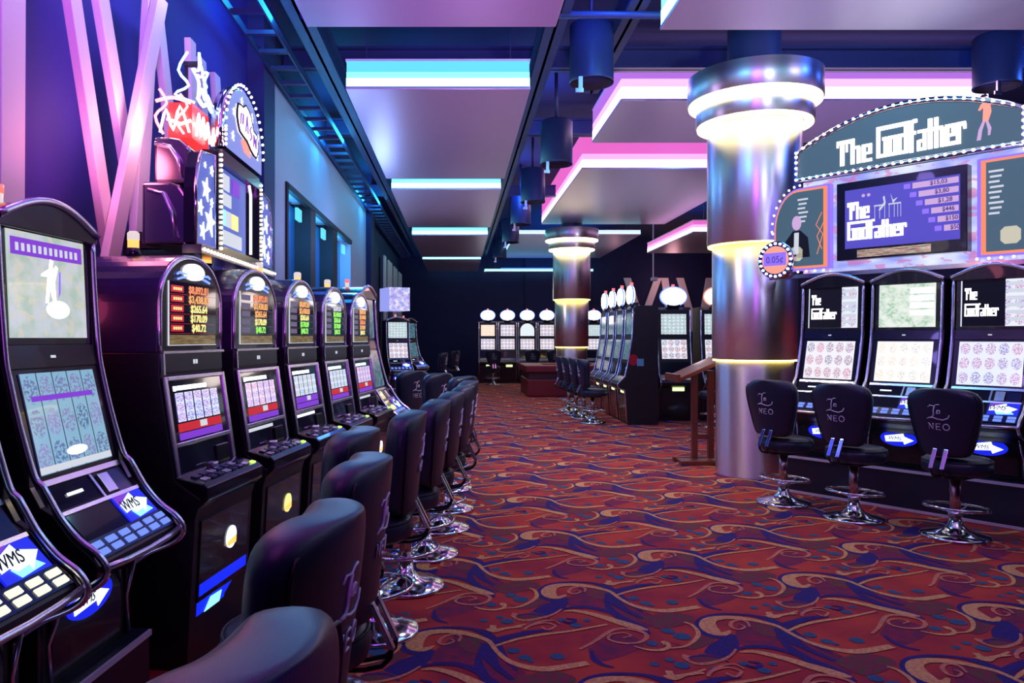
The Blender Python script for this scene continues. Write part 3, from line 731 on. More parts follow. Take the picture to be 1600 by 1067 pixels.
# ---------------------------------------------------------------- machine kind 1: curved front, two screens
RIM = [(.235,.56),(.14,.625),(.045,.665),(-.005,.70),(-.015,.74),(.02,.79),(.09,.84),(.16,.92),(.22,1.02),(.255,1.06),(.31,1.24),(.35,1.41),(.365,1.50),(.385,1.76),(.395,1.97)]
BODY = [(.23,.28),(.23,.56),(.15,.63),(.06,.675),(.015,.705),(.005,.745),(.035,.785),(.10,.835),(.17,.92),(.222,.95),(.262,1.02),(.36,1.43),(.38,1.52),(.405,1.98),(.75,1.98),(.75,.28)]
def curved_machine(lab, loc, rz, top, low, near=True, rim='soft_chrome', group=None, extra=None, detail=1, buttons='button_blue'):
    t = thing('slot_machine', lab, 'slot machine', loc, rz, group)
    part('cabinet', 'black_satin', t, lambda b: b.prism_x(BODY, -.285, .285))
    SP = [(a-.012, c) if a < .5 else (a, c) for a, c in BODY]
    for s_ in (-1, 1):
        part('side_panel', 'black_gloss', t, lambda b: b.prism_x(SP, s_*.285, s_*.318), bevel=.004)
        part('chrome_rim', rim, t, lambda b: b.tube([(s_*.302, a-.012, c) for a, c in spline(RIM, 3)], .013, 8))
    # arched top
    arch = [(-.318,1.955)]+[(-.318+.636*k/14, 1.985+.095*math.sin(PI*k/14)) for k in range(15)]+[(.318,1.955)]
    cap = part('top_cap', 'black_gloss', t, lambda b: b.prism_y(arch, .37, .72), bevel=.004)
    part('chrome_arch', rim, cap, lambda b: b.tube([(x, .368, z+.004) for x, z in arch[1:-1]], .016, 8))
    # bezels and screens
    part('bezel', 'black_gloss', t, lambda b: (b.slab(-.28,.28,(.381,1.525),(.403,1.97),.006), b.slab(-.28,.28,(.361,1.435),(.379,1.52),.012), b.slab(-.28,.28,(.262,1.02),(.359,1.43),.006)))
    s1 = part('top_screen', top, t, lambda b: b.slab(-.245,.245,(.383,1.55),(.402,1.95),.004,.008))
    s2 = part('lower_screen', low, t, lambda b: b.slab(-.240,.240,(.268,1.045),(.3555,1.415),.004,.008))
    part('maker_mark', 'text_pale', t, lambda b: b.slab(-.03,.0,(.368,1.47),(.370,1.48),.002,.013))
    if extra: extra(t, s1, s2)
    if detail:
        # bill and card section
        A, B = (.172,.905), (.248,1.0)
        part('bill_panel', 'glass_dark', t, lambda b: b.slab(-.255,.03,A,B,.006))
        part('bill_panel', 'glass_dark', t, lambda b: b.slab(-.255,.03,(.075,.815),(.165,.908),.006))
        part('panel_trim', rim, t, lambda b: (b.slab(-.27,.27,(.250,1.003),(.262,1.022),.014), b.slab(-.27,.27,(.163,.905),(.171,.918),.012), b.slab(.03,.045,A,B,.012)))
        part('card_reader', 'soft_chrome', t, lambda b: b.slab(.07,.14,(.185,.92),(.24,.992),.018), bevel=.003)
        part('small_display', 'deck_blue', t, lambda b: (b.slab(.15,.255,(.18,.915),(.243,.995),.010)))
        dp = part('player_display', 'badge_white', t, lambda b: b.slab(-.16,-.06,(.212,.955),(.219,.965),.002,.010))
        # logo plate with glowing arrow and three letters
        A2, B2 = (.075,.815), (.165,.908)
        lp = part('logo_plate', 'badge_blue', t, lambda b: b.slab(.05,.265,A2,B2,.008))
        part('violet_corner', 'badge_violet', lp, lambda b: b.slab_poly([(.055,.6),(.18,1),(.055,1)],A2,B2,.002,.0095))
        part('arrow', 'badge_white', lp, lambda b: b.slab_poly([(.06,.62),(.17,.92),(.175,.74),(.255,.52),(.18,.10),(.18,.25),(.12,.20),(.10,.35),(.06,.30)],A2,B2,.002,.012))
        part('arrow_shade', 'badge_cyan', lp, lambda b: b.slab_poly([(.10,.30),(.20,.42),(.24,.10),(.12,.02)],A2,B2,.002,.0105))
        lettering('letters', 'WMS', .068, 'black_matt', lp, .118, A2, B2, .52, sx=.8, off=.0165, shear=.25)
        # button deck
        dk = part('button_deck', 'deck_blue', t, lambda b: b.slab(-.28,.28,(.012,.755),(.075,.812),.010))
        for r in range(2):
            for k in range(6 if near else 5):
                x = -.235+k*(.47/(5 if near else 4)); a = (.020+r*.026, .762+r*.0236); c = (a[0]+.019, a[1]+.0172)
                part('button', buttons, dk, lambda b: b.slab(x-.030,x+.030,a,c,.008,.010), bevel=.002)
        part('deck_lip', rim, t, lambda b: b.tube([(-.30,-.010,.735),(-.15,-.026,.73),(0,-.030,.728),(.15,-.026,.73),(.30,-.010,.735)], .013, 8))
        # lower door
        ld = part('lower_door', 'black_gloss', t, lambda b: b.box(-.24,.24,.215,.232,.31,.60), bevel=.004)
        bd = part('door_badge', 'badge_blue', ld, lambda b: b.slab_poly([(.16*math.cos(a*PI/12), .5+.5*math.sin(a*PI/12)) for a in range(24)],(.216,.46),(.216,.60),.006,.0))
        part('arrow', 'badge_white', bd, lambda b: b.slab_poly([(-.12,.62),(.04,.85),(.05,.66),(.13,.45),(.05,.15),(.04,.34),(-.11,.25)],(.216,.46),(.216,.60),.003,.006))
        lettering('letters', 'WMS', .05, 'black_matt', bd, -.03, (.216,.46), (.216,.60), .5, sx=1.0, off=.0105, shear=.25)
        for q in (-1, 1): part('door_trim', rim, t, lambda b: b.tube([(q*.27,.20,.30),(q*.27,.21,.45),(q*.25,.16,.62)],.008,6))
    sl = part('signal_light', 'lamp_white', t, lambda b: b.lathe([(.022,.0),(.022,.05)], (0,.6,2.075), 12))
    part('signal_lens', 'lamp_red', sl, lambda b: b.lathe([(.024,.0),(.024,.035)], (0,.6,2.125), 12))
    return t
def dance_extra(t, s1, s2):
    A, B = (.383,1.55), (.402,1.95)
    part('banner', 'badge_violet', s1, lambda b: b.slab(-.225,.225,(.3975,1.86),(.4005,1.925),.002,.012))
    lettering('letters', 'FOOTLOOSE DANCING', .040, 'text_pale', s1, 0, (.398,1.865), (.4005,1.925), .5, sx=1.0, off=.016) if False else None
    part('marks', 'text_pale', s1, lambda b: [b.slab(-.20+k*.034,-.182+k*.034,(.398,1.875),(.3995,1.905),.001,.014) for k in range(12)])
    part('oval_mark', 'white_lit', s1, lambda b: b.slab_poly([(.05+.075*math.cos(a*PI/12), .28+.09*math.sin(a*PI/12)) for a in range(24)],A,B,.002,.012))
    part('figure', 'white_lit', s1, lambda b: b.slab_poly([(-.03,.34),(-.01,.34),(.0,.5),(.02,.36),(.04,.36),(.035,.55),(.06,.70),(.045,.72),(.02,.66),(.03,.76),(.01,.78),(.0,.68),(-.05,.62),(-.05,.60),(-.01,.6)],A,B,.001,.012))
    part('figure_shadow', 'violet_line', s1, lambda b: b.slab_poly([(.055,.40),(.065,.66),(.075,.66),(.07,.45)],A,B,.001,.0125))
    A, B = (.268,1.045), (.3555,1.415)
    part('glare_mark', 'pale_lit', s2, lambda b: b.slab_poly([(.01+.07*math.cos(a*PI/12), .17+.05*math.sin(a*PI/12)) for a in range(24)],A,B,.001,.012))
    part('lower_strip', 'text_pale', s2, lambda b: b.slab(-.238,.238,(.269,1.048),(.277,1.078),.001,.012))
    part('title_bar', 'badge_violet', s2, lambda b: b.slab(-.2,.2,(.331,1.31),(.336,1.33),.001,.012))

def plinth(name, lab, loc, rz, x0, x1, y0=.2, y1=.8, z=.28):
    t = thing(name, lab, 'plinth', loc, rz)
    part('base', 'navy_cabinet', t, lambda b: b.box(x0, x1, y0, y1, 0, z-.002))
    part('trim', 'trim_satin', t, lambda b: b.box(x0, x1, y0-.012, y0+.006, z-.028, z-.004)); part('trim', 'trim_satin', t, lambda b: b.box(x0, x1, y0-.012, y0+.006, .006, .03))
    return t
T5 = math.radians(85)
curved_machine('curved slot machine cut off by the left edge, lit white buttons in front', (-1.26, 2.20, 0), T5, 'scr_dance', 'scr_ocean', rim='soft_chrome', buttons='button_white', group='curved two-screen machines')
curved_machine('curved slot machine with pale screens and purple chrome rim, nearest complete one', (-1.235, 3.00, 0), T5, 'scr_dance', 'scr_ocean', extra=dance_extra, buttons='button_blue', group='curved two-screen machines')
plinth('machine_plinth', 'dark plinth under the two curved machines at the left', (-1.22, 2.6, 0), T5, -.8, .75)

# ---------------------------------------------------------------- machine kind 2: arched display over reels
def arched_machine(lab, loc, rz, reels, rows, ribbon, glass, tray='blue_tray', med='badge_white', detail=1, crest='white_lit', strip='ribbon_red'):
    t = thing('slot_machine', lab, 'slot machine', loc, rz, 'arched slot machines in the left row')
    W = .325
    # lower cabinet
    part('cabinet', 'black_satin', t, lambda b: b.prism_x([(.10,0),(.06,.70),(.03,.80),(.16,.885),(.235,1.36),(.235,1.48),(.75,1.48),(.75,0)], -W, W), bevel=.004)
    # arched upper box
    arc = [(W*math.cos(a), 1.72+.25*math.sin(a)) for a in [k*PI/20 for k in range(21)]]
    out = [(W,1.48)]+arc+[(-W,1.48)]
    part('arched_hood', 'roof_gloss', t, lambda b: b.prism_y(out, .245, .76), bevel=.006)
    inn = [(W*.93,1.50)]+[(W*.93*math.cos(k*PI/20), 1.72+.225*math.sin(k*PI/20)) for k in range(21)]+[(-W*.93,1.50)]
    part('face', 'black_gloss', t, lambda b: b.prism_y(inn, .236, .25))
    part('chrome_arch', 'soft_chrome', t, lambda b: b.tube([(W*.965,.240,1.49),(W*.965,.240,1.6)]+[(W*.965*math.cos(k*PI/20),.240,1.72+.238*math.sin(k*PI/20)) for k in range(21)]+[(-W*.965,.240,1.6),(-W*.965,.240,1.49)], .011, 8))
    A, B = (.236,1.525), (.236,1.80)
    dsp = part('display', 'glass_dark', t, lambda b: b.slab(-.245,.245,(.236,1.515),(.236,1.825),.004,0))
    part('border', 'text_pale', dsp, lambda b: (b.slab(-.248,-.243,(.236,1.515),(.236,1.825),.006,0), b.slab(-.248,.245,(.236,1.513),(.236,1.517),.006,0)))
    for k, (s_, c_) in enumerate(rows):
        z = 1.790-k*.048
        lettering('jackpot_figure', s_, .052, c_, dsp, .055, (.236,z-.02), (.236,z+.02), .5, sx=1.05, off=.006, bold=.0012)
        part('jackpot_label', ribbon, dsp, lambda b: b.slab(-.225,-.105,(.236,z-.016),(.236,z+.016),.002,.004))
        if ribbon == 'ribbon_red': part('label_marks', 'text_yellow', dsp, lambda b: [b.slab(-.205+j*.022,-.190+j*.022,(.236,z-.007),(.236,z+.007),.001,.006) for j in range(4)])
        part('rule', 'ribbon_red' if ribbon == 'ribbon_red' else 'ribbon_grey', dsp, lambda b: b.slab(-.24,.24,(.236,z-.026),(.236,z-.0245),.001,.004))
    part('picture_strip', 'scr_strip', dsp, lambda b: b.slab(-.238,.238,(.236,1.518),(.236,1.565),.001,.004))
    cr = part('crest', crest, t, lambda b: b.slab_poly([(.105*math.cos(a*PI/12), .5+.5*math.sin(a*PI/12)) for a in range(24)],(.236,1.84),(.236,1.925),.012,0))
    for s_ in (-1, 1):
        part('crest_wing', 'ring_blue', cr, lambda b: (b.tube([(s_*.08,.228,1.868),(s_*.15,.228,1.872),(s_*.17,.228,1.862)],.006,6), b.tube([(s_*.08,.228,1.855),(s_*.13,.228,1.846),(s_*.165,.228,1.838)],.006,6)))
    # header strip
    hd = part('header_strip', 'navy_cabinet', t, lambda b: b.slab(-.30,.30,(.232,1.385),(.236,1.475),.010)) 
    part('maker_mark', 'text_pale', hd, lambda b: (b.slab(-.022,-.004,(.234,1.42),(.235,1.442),.002,.011), b.slab(.004,.022,(.234,1.42),(.235,1.442),.002,.011)))
    part('trim', 'soft_chrome', hd, lambda b: (b.slab(-.315,.315,(.236,1.475),(.2365,1.487),.018), b.slab(-.315,-.30,(.231,1.375),(.236,1.48),.014)))
    # reel frame
    A, B = (.16,.885), (.232,1.365)
    def pt(tt): return (A[0]+(B[0]-A[0])*tt, A[1]+(B[1]-A[1])*tt)
    fr = part('reel_frame', 'soft_chrome', t, lambda b: (b.slab(-.315,-.285,A,pt(1),.016), b.slab(.285,.315,A,pt(1),.016), b.slab(-.285,.285,pt(.955),pt(1),.016), b.slab(-.285,.285,pt(.30),pt(.345),.018)), bevel=.004)
    part('reel_glass', 'glass_dark', fr, lambda b: b.slab(-.285,.285,pt(.345),pt(.955),.006,.001))
    part('reel_screen', reels, t, lambda b: b.slab(-.235,.215,pt(.54),pt(.83),.002,.0075))
    part('score_bar', 'white_lit', t, lambda b: (b.slab(-.20,.10,pt(.855),pt(.90),.002,.0075), b.slab(-.235,-.21,pt(.85),pt(.90),.002,.0075)))
    part('info_strip', strip, t, lambda b: b.slab(-.235,.215,pt(.44),pt(.525),.002,.0075))
    part('hot_spot', 'text_pale', t, lambda b: b.slab(-.02,.05,pt(.455),pt(.52),.002,.0100))
    part('violet_strip', 'badge_violet', t, lambda b: b.slab(-.235,.215,pt(.36),pt(.43),.002,.0075))
    part('belly_glass', 'glass_dark', t, lambda b: b.slab(-.285,.285,pt(.02),pt(.30),.004,.001))
    if glass: part('belly_light', glass, t, lambda b: b.slab(-.26,.10,pt(.24),pt(.28),.002,.006))
    part('bill_slot', 'black_gloss', t, lambda b: b.slab(.10,.24,pt(.05),pt(.22),.014,.004), bevel=.004)
    # deck
    D = [(.16,.905),(.02,.875),(-.005,.855),(-.005,.80),(.06,.74),(.20,.74)]
    dk = part('deck', 'black_gloss', t, lambda b: b.prism_x(D, -.322, .322), bevel=.008)
    for r in range(2):
        for k in range(7):
            x = -.25+k*.075; a = (.03+r*.045, .877+r*.0096); c = (a[0]+.032, a[1]+.0068)
            part('button', 'deck_blue' if (k+r) % 3 else 'soft_chrome', dk, lambda b: b.slab(x-.026,x+.026,a,c,.010,.0), bevel=.003)
    part('spin_light', 'green_led', dk, lambda b: b.slab(.255,.285,(.022,.876),(.045,.881),.008))
    part('joystick', 'soft_chrome', dk, lambda b: b.box(-.03,.03,.11,.15,.895,.925), bevel=.008)
    # front door with medallion and blue tray
    dr = part('lower_door', 'black_gloss', t, lambda b: b.slab(-.27,.27,(.085,.30),(.063,.69),.010), bevel=.004)
    md = part('medallion', med, dr, lambda b: b.slab_poly([(.06+.055*math.cos(a*PI/12), .60+.145*math.sin(a*PI/12)) for a in range(24)],(.085,.30),(.063,.69),.008,.010))
    part('medallion_band', 'lamp_orange', md, lambda b: b.slab_poly([(.01,.50),(.11,.50),(.11,.60),(.01,.56)],(.085,.30),(.063,.69),.002,.018))
    part('tray_light', tray, dr, lambda b: b.slab(-.26,.26,(.083,.33),(.080,.385),.004,.010))
    ty = part('coin_tray', tray, t, lambda b: b.slab_poly([(-.26,0),(.02,0),(.04,.5),(.12,.9),(-.26,1)],(.095,.20),(.088,.30),.006,.0))
    part('tray_badge', 'badge_cyan', ty, lambda b: b.slab_poly([(-.18,.3),(-.02,.3),(.0,.8),(-.12,.85)],(.095,.20),(.088,.30),.003,.006))
    # signal lamp on the roof
    sl = part('signal_light', 'black_gloss', t, lambda b: b.lathe([(.040,0),(.036,.03),(.030,.045)], (-.02,.55,1.965), 16))
    part('signal_lens', 'lamp_orange', sl, lambda b: b.lathe([(.028,0),(.028,.04)], (-.02,.55,2.01), 16))
    part('signal_top', 'lamp_white', sl, lambda b: b.lathe([(.030,0),(.030,.035),(.02,.045)], (-.02,.55,2.05), 16))
    return t
J = ['$8,892.81','$3,438.83','$265.64','$170.09','$40.72']
rows_ = [
 list(zip(J, ('text_red','text_orange','text_yellow','text_yellow','text_yellow'))),
 list(zip(J, ('text_red','text_orange','text_orange','text_yellow','text_green'))),
 list(zip(J, ('text_orange','text_orange','text_yellow','text_green','text_green'))),
 list(zip(J, ('text_pale','text_green','text_green','text_green','text_green'))),
 list(zip(J, ('text_orange','text_orange','text_red','text_orange','text_yellow')))]
alabs = ['arched slot machine nearest the camera, red labels beside its jackpot figures','second arched slot machine, orange medallion on its lower door','third arched slot machine in the left row',
         'fourth arched slot machine in the left row','fifth and farthest arched slot machine in the left row']
for k in range(5):
    cx, cy = -1.115+k*.82*.134, 3.87+k*.82*.99
    arched_machine(alabs[k], (cx, cy, 0), TH, ['scr_reels_blue','scr_reels_b','scr_reels_c','scr_reels_c','scr_reels_b'][k], rows_[k], 'ribbon_red' if k == 0 else 'ribbon_grey',
        [None,'text_pale','pale_lit',None,'text_pale'][k], ['blue_tray','cyan_tray','blue_tray','blue_tray','blue_tray'][k], ['badge_white','text_yellow','badge_white','badge_white','badge_white'][k], crest=['white_lit','pale_lit','white_lit','oval_warm','oval_warm'][k], strip=['ribbon_red','ribbon_red','badge_violet','ribbon_red','ribbon_red'][k])
cx, cy = -1.115+5*.82*.134, 3.87+5*.82*.99
curved_machine('curved machine just past the arched ones, seen edge-on', (cx, cy, 0), TH, 'scr_side', 'scr_side', group='curved two-screen machines')
plinth('machine_plinth', 'dark plinth under the curved machine past the arched ones', (cx, cy, 0), TH, -.33, .33)

# ---------------------------------------------------------------- domed star sign over the arched machines
def star(cx, cz, r, rot=0, k=.4):
    return [(cx+(r if i % 2 == 0 else r*k)*math.sin(rot+i*PI/5), cz+(r if i % 2 == 0 else r*k)*math.cos(rot+i*PI/5)) for i in range(10)]
SX, SY = -1.50, 5.20
sg = thing('jackpot_sign', 'tall domed jackpot sign with starry blue wings above the arched machines', 'sign', (SX, SY, 0), PI/2)
part('support_post', 'black_satin', sg, lambda b: (b.box(-.5, .5, .46, .55, 0, 2.2), b.box(-.5,-.4,.28,.46,2.1,2.2), b.box(.4,.5,.28,.46,2.1,2.2)))
part('lower_casing', 'silver_casing', sg, lambda b: b.prism_x([(.04,2.08),(.04,2.36),(.08,2.42),(.14,2.44),(.30,2.44),(.30,2.08)], -.84, .84), bevel=.02, seg=3)
part('upper_casing', 'silver_casing', sg, lambda b: b.prism_x([(.06,2.45),(.06,2.66),(.12,2.71),(.18,2.72),(.27,2.72),(.27,2.45)], -.74, .74), bevel=.02, seg=3)
for zc, zz in ((2.12, 2.40), (2.48, 2.69)):
    part('casing_fin', 'soft_chrome', sg, lambda b: b.tube([(-.845 if zc < 2.3 else -.745, .10, zc),(-.86 if zc < 2.3 else -.76, .12, (zc+zz)/2),(-.85 if zc < 2.3 else -.75, .17, zz-.03),(-.845 if zc < 2.3 else -.745, .26, zz-.01)], .012, 8))
for s_ in (-1, 1):
    wv = [(s_*.87,2.09),(s_*.87,2.40),(s_*.84,2.52),(s_*.78,2.62),(s_*.53,2.66),(s_*.53,2.09)]
    wg = part('side_wing', 'black_gloss', sg, lambda b: b.prism_y(wv, -.016, .05))
    part('lit_face', 'blue_star_board', wg, lambda b: b.prism_y(wv, -.02, -.016))
    for (a, c, r) in ((.70,2.42,.075),(.80,2.30,.05),(.63,2.24,.095),(.76,2.17,.055),(.60,2.55,.035),(.72,2.56,.02),(.60,2.36,.03)):
        part('star', 'pale_lit', wg, lambda b: b.prism_y(star(s_*a, c, r, .2), -.028, -.02))
    part('wing_trim', 'chrome', wg, lambda b: b.tube([(x, -.02, z) for x, z in wv], .011, 6, True))
part('screen_frame', 'black_gloss', sg, lambda b: (b.box(-.52,-.44,-.04,.06,2.08,2.70), b.box(.44,.52,-.04,.06,2.08,2.70), b.box(-.44,.44,-.04,.06,2.64,2.72), b.box(-.44,.44,-.04,.06,2.08,2.12), b.box(-.44,.44,.02,.06,2.12,2.64)))
scn = part('pay_screen', 'blue_star_board', sg, lambda b: b.box(-.43,.22,.0,.018,2.13,2.63))
for (a, b_, c, d, mm) in ((-.38,-.18,2.50,2.60,'text_pale'),(-.12,.05,2.50,2.60,'badge_violet'),(-.38,-.14,2.40,2.48,'text_pale'),(-.36,-.26,2.27,2.37,'badge_cyan'),(-.24,-.14,2.27,2.37,'text_pale'),(-.12,.02,2.27,2.37,'text_yellow'),(-.38,.10,2.15,2.24,'text_pale')):
    part('pay_box', mm, scn, lambda b: b.box(a, b_, -.006, 0, c, d))
part('edge_light', 'pale_lit', sg, lambda b: b.tube([(.24,-.03,2.14),(.24,-.03,2.56),(.20,-.03,2.62)], .010, 6))
dome = [(-.42,2.74)]+[(-.42*math.cos(k*PI/18), 2.86+.34*math.sin(k*PI/18)) for k in range(19)]+[(.42,2.74)]
hd = part('domed_header', 'silver_casing', sg, lambda b: b.prism_y(dome, -.055, .04))
part('lit_face', 'sign_lavender', hd, lambda b: b.prism_y(dome, -.06, -.055))
part('dome_rim', 'chrome', hd, lambda b: b.tube([(x, -.02, z) for x, z in dome], .035, 8))
for (a, c, r) in ((-.30,2.84,.035),(.28,2.85,.04),(-.1,3.12,.03),(.15,3.08,.035),(.31,2.98,.03),(-.28,3.0,.03)):
    part('star', 'pale_lit', hd, lambda b: b.prism_y(star(a, c, r, .1, .3), -.068, -.06))
blob = [(-.24,2.98),(-.22,3.07),(-.10,3.08),(-.04,3.11),(.08,3.07),(.14,2.99),(.24,2.98),(.27,2.90),(.22,2.82),(.08,2.84),(-.02,2.88),(-.18,2.90)]
bl = part('emblem', 'bulb_warm', hd, lambda b: b.prism_y(blob, -.075, -.06))
part('emblem_outline', 'piping', bl, lambda b: b.tube([(x, -.072, z) for x, z in spline(blob+[blob[0]], 2)], .008, 5))
part('emblem_script', 'badge_violet', bl, lambda b: (b.tube([(-.18,-.078,2.95),(-.17,-.078,3.02),(-.12,-.078,3.03),(-.13,-.078,2.96)],.006,5), b.tube([(-.06,-.078,2.93),(-.03,-.078,3.04),(0,-.078,2.93)],.006,5), b.tube([(.08,-.078,3.0),(.04,-.078,2.97),(.09,-.078,2.93),(.05,-.078,2.90)],.006,5), b.tube([(.14,-.078,2.88),(.14,-.078,2.96),(.20,-.078,2.88),(.20,-.078,2.95)],.006,5)))
part('banner_swirl', 'coral', hd, lambda b: b.prism_y([(-.12,2.86),(-.04,2.80),(.10,2.79),(.06,2.85),(-.06,2.88)], -.07, -.06))
blb = None
def bulb_row(parent, pts, m='bulb', r=.012, name='bulb'):
    first = None
    for p in pts:
        if first is None: first = part(name, m, parent, lambda b: b.ball((0,0,0), r, 8), loc=p)
        else:
            o = first.copy(); o.location = p; COL.objects.link(o)
bulb_row(sg, [(s_*.48, -.045, 2.10+k*.032) for s_ in (-1, 1) for k in range(19)]+[(-.455*math.cos(k*PI/22), -.065, 2.86+.375*math.sin(k*PI/22)) for k in range(23)]+[(-.455,-.065,2.75+.03*k) for k in range(4)], 'bulb_warm', .010)
base_ = part('lower_trim', 'silver_casing', sg, lambda b: b.box(-.86,.86,-.05,.06,2.03,2.08))
bulb_row(sg, [(-.84+k*.06, -.06, 2.055) for k in range(29)], 'bulb_warm', .009)

# neon over the sign
nf = thing('neon_star', 'red and blue neon star and crown glowing on top of the silver casings', 'neon sign', (SX, SY, 0), PI/2)
part('red_box', 'red_lit', nf, lambda b: b.box(-.70,-.40,.06,.20,2.722,2.93))
part('red_band', 'neon_white', nf, lambda b: (b.tube([(-.72,.045,2.80),(-.6,.04,2.81),(-.5,.045,2.79),(-.40,.04,2.80)], .009, 6), b.tube([(-.715,.06,2.82),(-.715,.12,2.80),(-.715,.2,2.83)], .009, 6)))
def neon(m, pts, r=.008, y=.04): part('neon_tube', m, nf, lambda b: b.tube([(x, y, z) for x, z in spline(pts, 3)], r, 6))
def neon3(m, pts, r=.008): part('neon_tube', m, nf, lambda b: b.tube(spline(pts, 3), r, 6))
sa = star(-.60, 3.10, .15, -.25, .38); neon('neon_blue', sa+[sa[0]])
sa = star(-.58, 3.07, .09, .1, .5); neon('neon_blue', sa+[sa[0]], .006)
neon3('neon_blue', [(-.66,.10,3.24),(-.70,.14,3.12),(-.64,.10,3.05),(-.70,.16,2.98),(-.60,.08,2.96)])
neon('neon_blue', [(-.66,2.97),(-.56,2.95),(-.48,2.99),(-.40,2.96),(-.30,2.98)], .012)
neon('neon_blue', [(-.55,3.0),(-.48,3.04),(-.40,3.0),(-.33,3.03)], .007)
neon3('neon_red', [(-.72,.22,2.74),(-.74,.26,2.84),(-.72,.20,2.92),(-.73,.24,3.0)])
neon3('neon_red', [(-.72,.10,2.74),(-.73,.14,2.82),(-.72,.08,2.90),(-.73,.12,2.97)])
neon3('neon_white', [(-.72,.24,2.75),(-.73,.20,2.88),(-.73,.16,2.76),(-.73,.12,2.90),(-.72,.07,2.75)], .007)
neon('neon_white', [(-.68,2.74),(-.64,2.88),(-.60,2.76),(-.56,2.88),(-.52,2.76),(-.48,2.87),(-.44,2.75)], .007)
neon3('neon_red', [(-.73,.26,2.93),(-.73,.16,2.95),(-.72,.06,2.92)], .010)
part('bracket', 'black_satin', nf, lambda b: (b.box(-.60,-.59,.12,.14,2.93,3.2), b.box(-.62,-.57,.04,.14,3.18,3.20)))

# ---------------------------------------------------------------- right bank: curved machines under the marquee
PB = (3.355, 7.68); ub = (.61, -.793)
TB = math.atan2(ub[1], ub[0])     # local x runs along the bank
def bank(tt, back=0.0): return (PB[0]+ub[0]*tt-ub[1]*back, PB[1]+ub[1]*tt+ub[0]*back)
def saga_extra(dark):
    def f(t, s1, s2):
        A, B = (.383,1.55), (.402,1.95)
        if dark:
            part('dark_field', 'black_matt', s1, lambda b: b.slab(-.235,.09,A,B,.001,.012))
            def ttl(b):
                for s_, x, tt in (('The',-.215,.58),('Godfather',-.215,.22)):
                    rs, _ = title_rects(s_, 0, 0, .052)
                    for i, r in enumerate(rs): b.slab_poly([(x+r[0]*.93,tt+r[2]*3.4),(x+r[1]*.93,tt+r[2]*3.4),(x+r[1]*.93,tt+r[3]*3.4),(x+r[0]*.93,tt+r[3]*3.4)],A,B,.001+.0001*(i%5),.013)
            part('title_lettering', 'sign_text', s1, ttl)
            for k in range(6): part('jackpot_bar', 'text_pale', s1, lambda b: b.slab_poly([(.10,.86-k*.15),(.232,.86-k*.15),(.232,.94-k*.15),(.10,.94-k*.15)],A,B,.001,.013))
        else:
            for k in range(4): part('jackpot_bar', 'white_lit', s1, lambda b: b.slab_poly([(.03,.78-k*.17),(.232,.78-k*.17),(.232,.90-k*.17),(.03,.90-k*.17)],A,B,.001,.013))
    return f
blabs = ['curved slot machine under the big sign, beside the near column', 'curved slot machine under the big sign with a pale green upper screen', 'curved slot machine under the big sign, third from the column', 'curved slot machine cut off by the right edge of the photo']
for k, tt in enumerate((.24, .93, 1.62, 2.31)):
    x, y = bank(tt, -.08)
    curved_machine(blabs[k], (x, y, 0.10), TB, ['scr_symbols_blue','scr_party','scr_symbols_blue','scr_party'][k], ['scr_symbols','scr_symbols_pale','scr_symbols_blue','scr_symbols'][k], extra=saga_extra(k in (0, 2)), group='curved two-screen machines')
px_, py_ = bank(0, 0)
plinth('machine_plinth', 'long dark plinth with chrome strips under the machines at right', (px_, py_, 0), TB, -.12, 2.7, 0.0, .68, .378)

# marquee
MX, MY = bank(0, .35)
mq = thing('marquee_sign', 'curved bulb-lit marquee sign with white gothic title above the right machines', 'sign', (MX, MY, 0), TB)
t0, t1 = -.14, 1.84; tm = .86
def topz(x): return 3.735-.27*((x-tm)/1.0)**2
ban = [(t0,3.19),(t1,3.19)]+[(t1+(t0-t1)*k/16, topz(t1+(t0-t1)*k/16)) for k in range(17)]
bn = part('banner', 'sign_teal', mq, lambda b: b.prism_y(ban, -.02, .14))
part('banner_frame', 'chrome', bn, lambda b: b.tube([(x, -.02, z) for x, z in [(t0,3.19),(.85,3.19),(t1,3.19)]+ban[2:]], .028, 8, True))
title('title_lettering', 'The', .27, 3.255, .172, -.024, 'sign_text', bn)
title('title_lettering', 'Godfather', .62, 3.255, .172, -.024, 'sign_text', bn) if False else None
rs, wd_ = title_rects('Godfather', 0, 0, 1)
hh = (1.42-.66)/wd_
def ttl2(b):
    for i, r in enumerate(rs): b.box(.65+r[0]*hh, .65+r[1]*hh, -.030-.0003*i, -.02, 3.27+r[2]*.19, 3.27+r[3]*.19)
part('title_lettering', 'sign_text', bn, ttl2)
fm = part('figure_mark', 'coral', bn, lambda b: b.prism_y([(1.535,3.43),(1.575,3.42),(1.60,3.50),(1.59,3.585),(1.55,3.60),(1.52,3.575),(1.50,3.53),(1.515,3.525),(1.54,3.55)], -.028, -.02))
part('figure_head', 'tv_pink', fm, lambda b: b.prism_y([(1.54+.019*math.cos(a*PI/5), 3.625+.022*math.sin(a*PI/5)) for a in range(10)], -.028, -.02))
part('figure_hat', 'black_matt', fm, lambda b: b.prism_y([(1.51,3.635),(1.575,3.64),(1.56,3.66),(1.53,3.66)], -.030, -.02))
part('figure_leg', 'tv_pink', fm, lambda b: b.prism_y([(1.535,3.43),(1.555,3.43),(1.53,3.35),(1.52,3.27),(1.49,3.27),(1.505,3.36)], -.028, -.02))
part('figure_leg', 'tv_pink', fm, lambda b: b.prism_y([(1.556,3.43),(1.578,3.42),(1.60,3.36),(1.59,3.30),(1.575,3.30),(1.575,3.35)], -.028, -.02))
bd = []
n_ = 27
for k in range(n_+1):
    x = t0+(t1-t0)*k/n_; bd.append((x, -.055, topz(x)+.002))
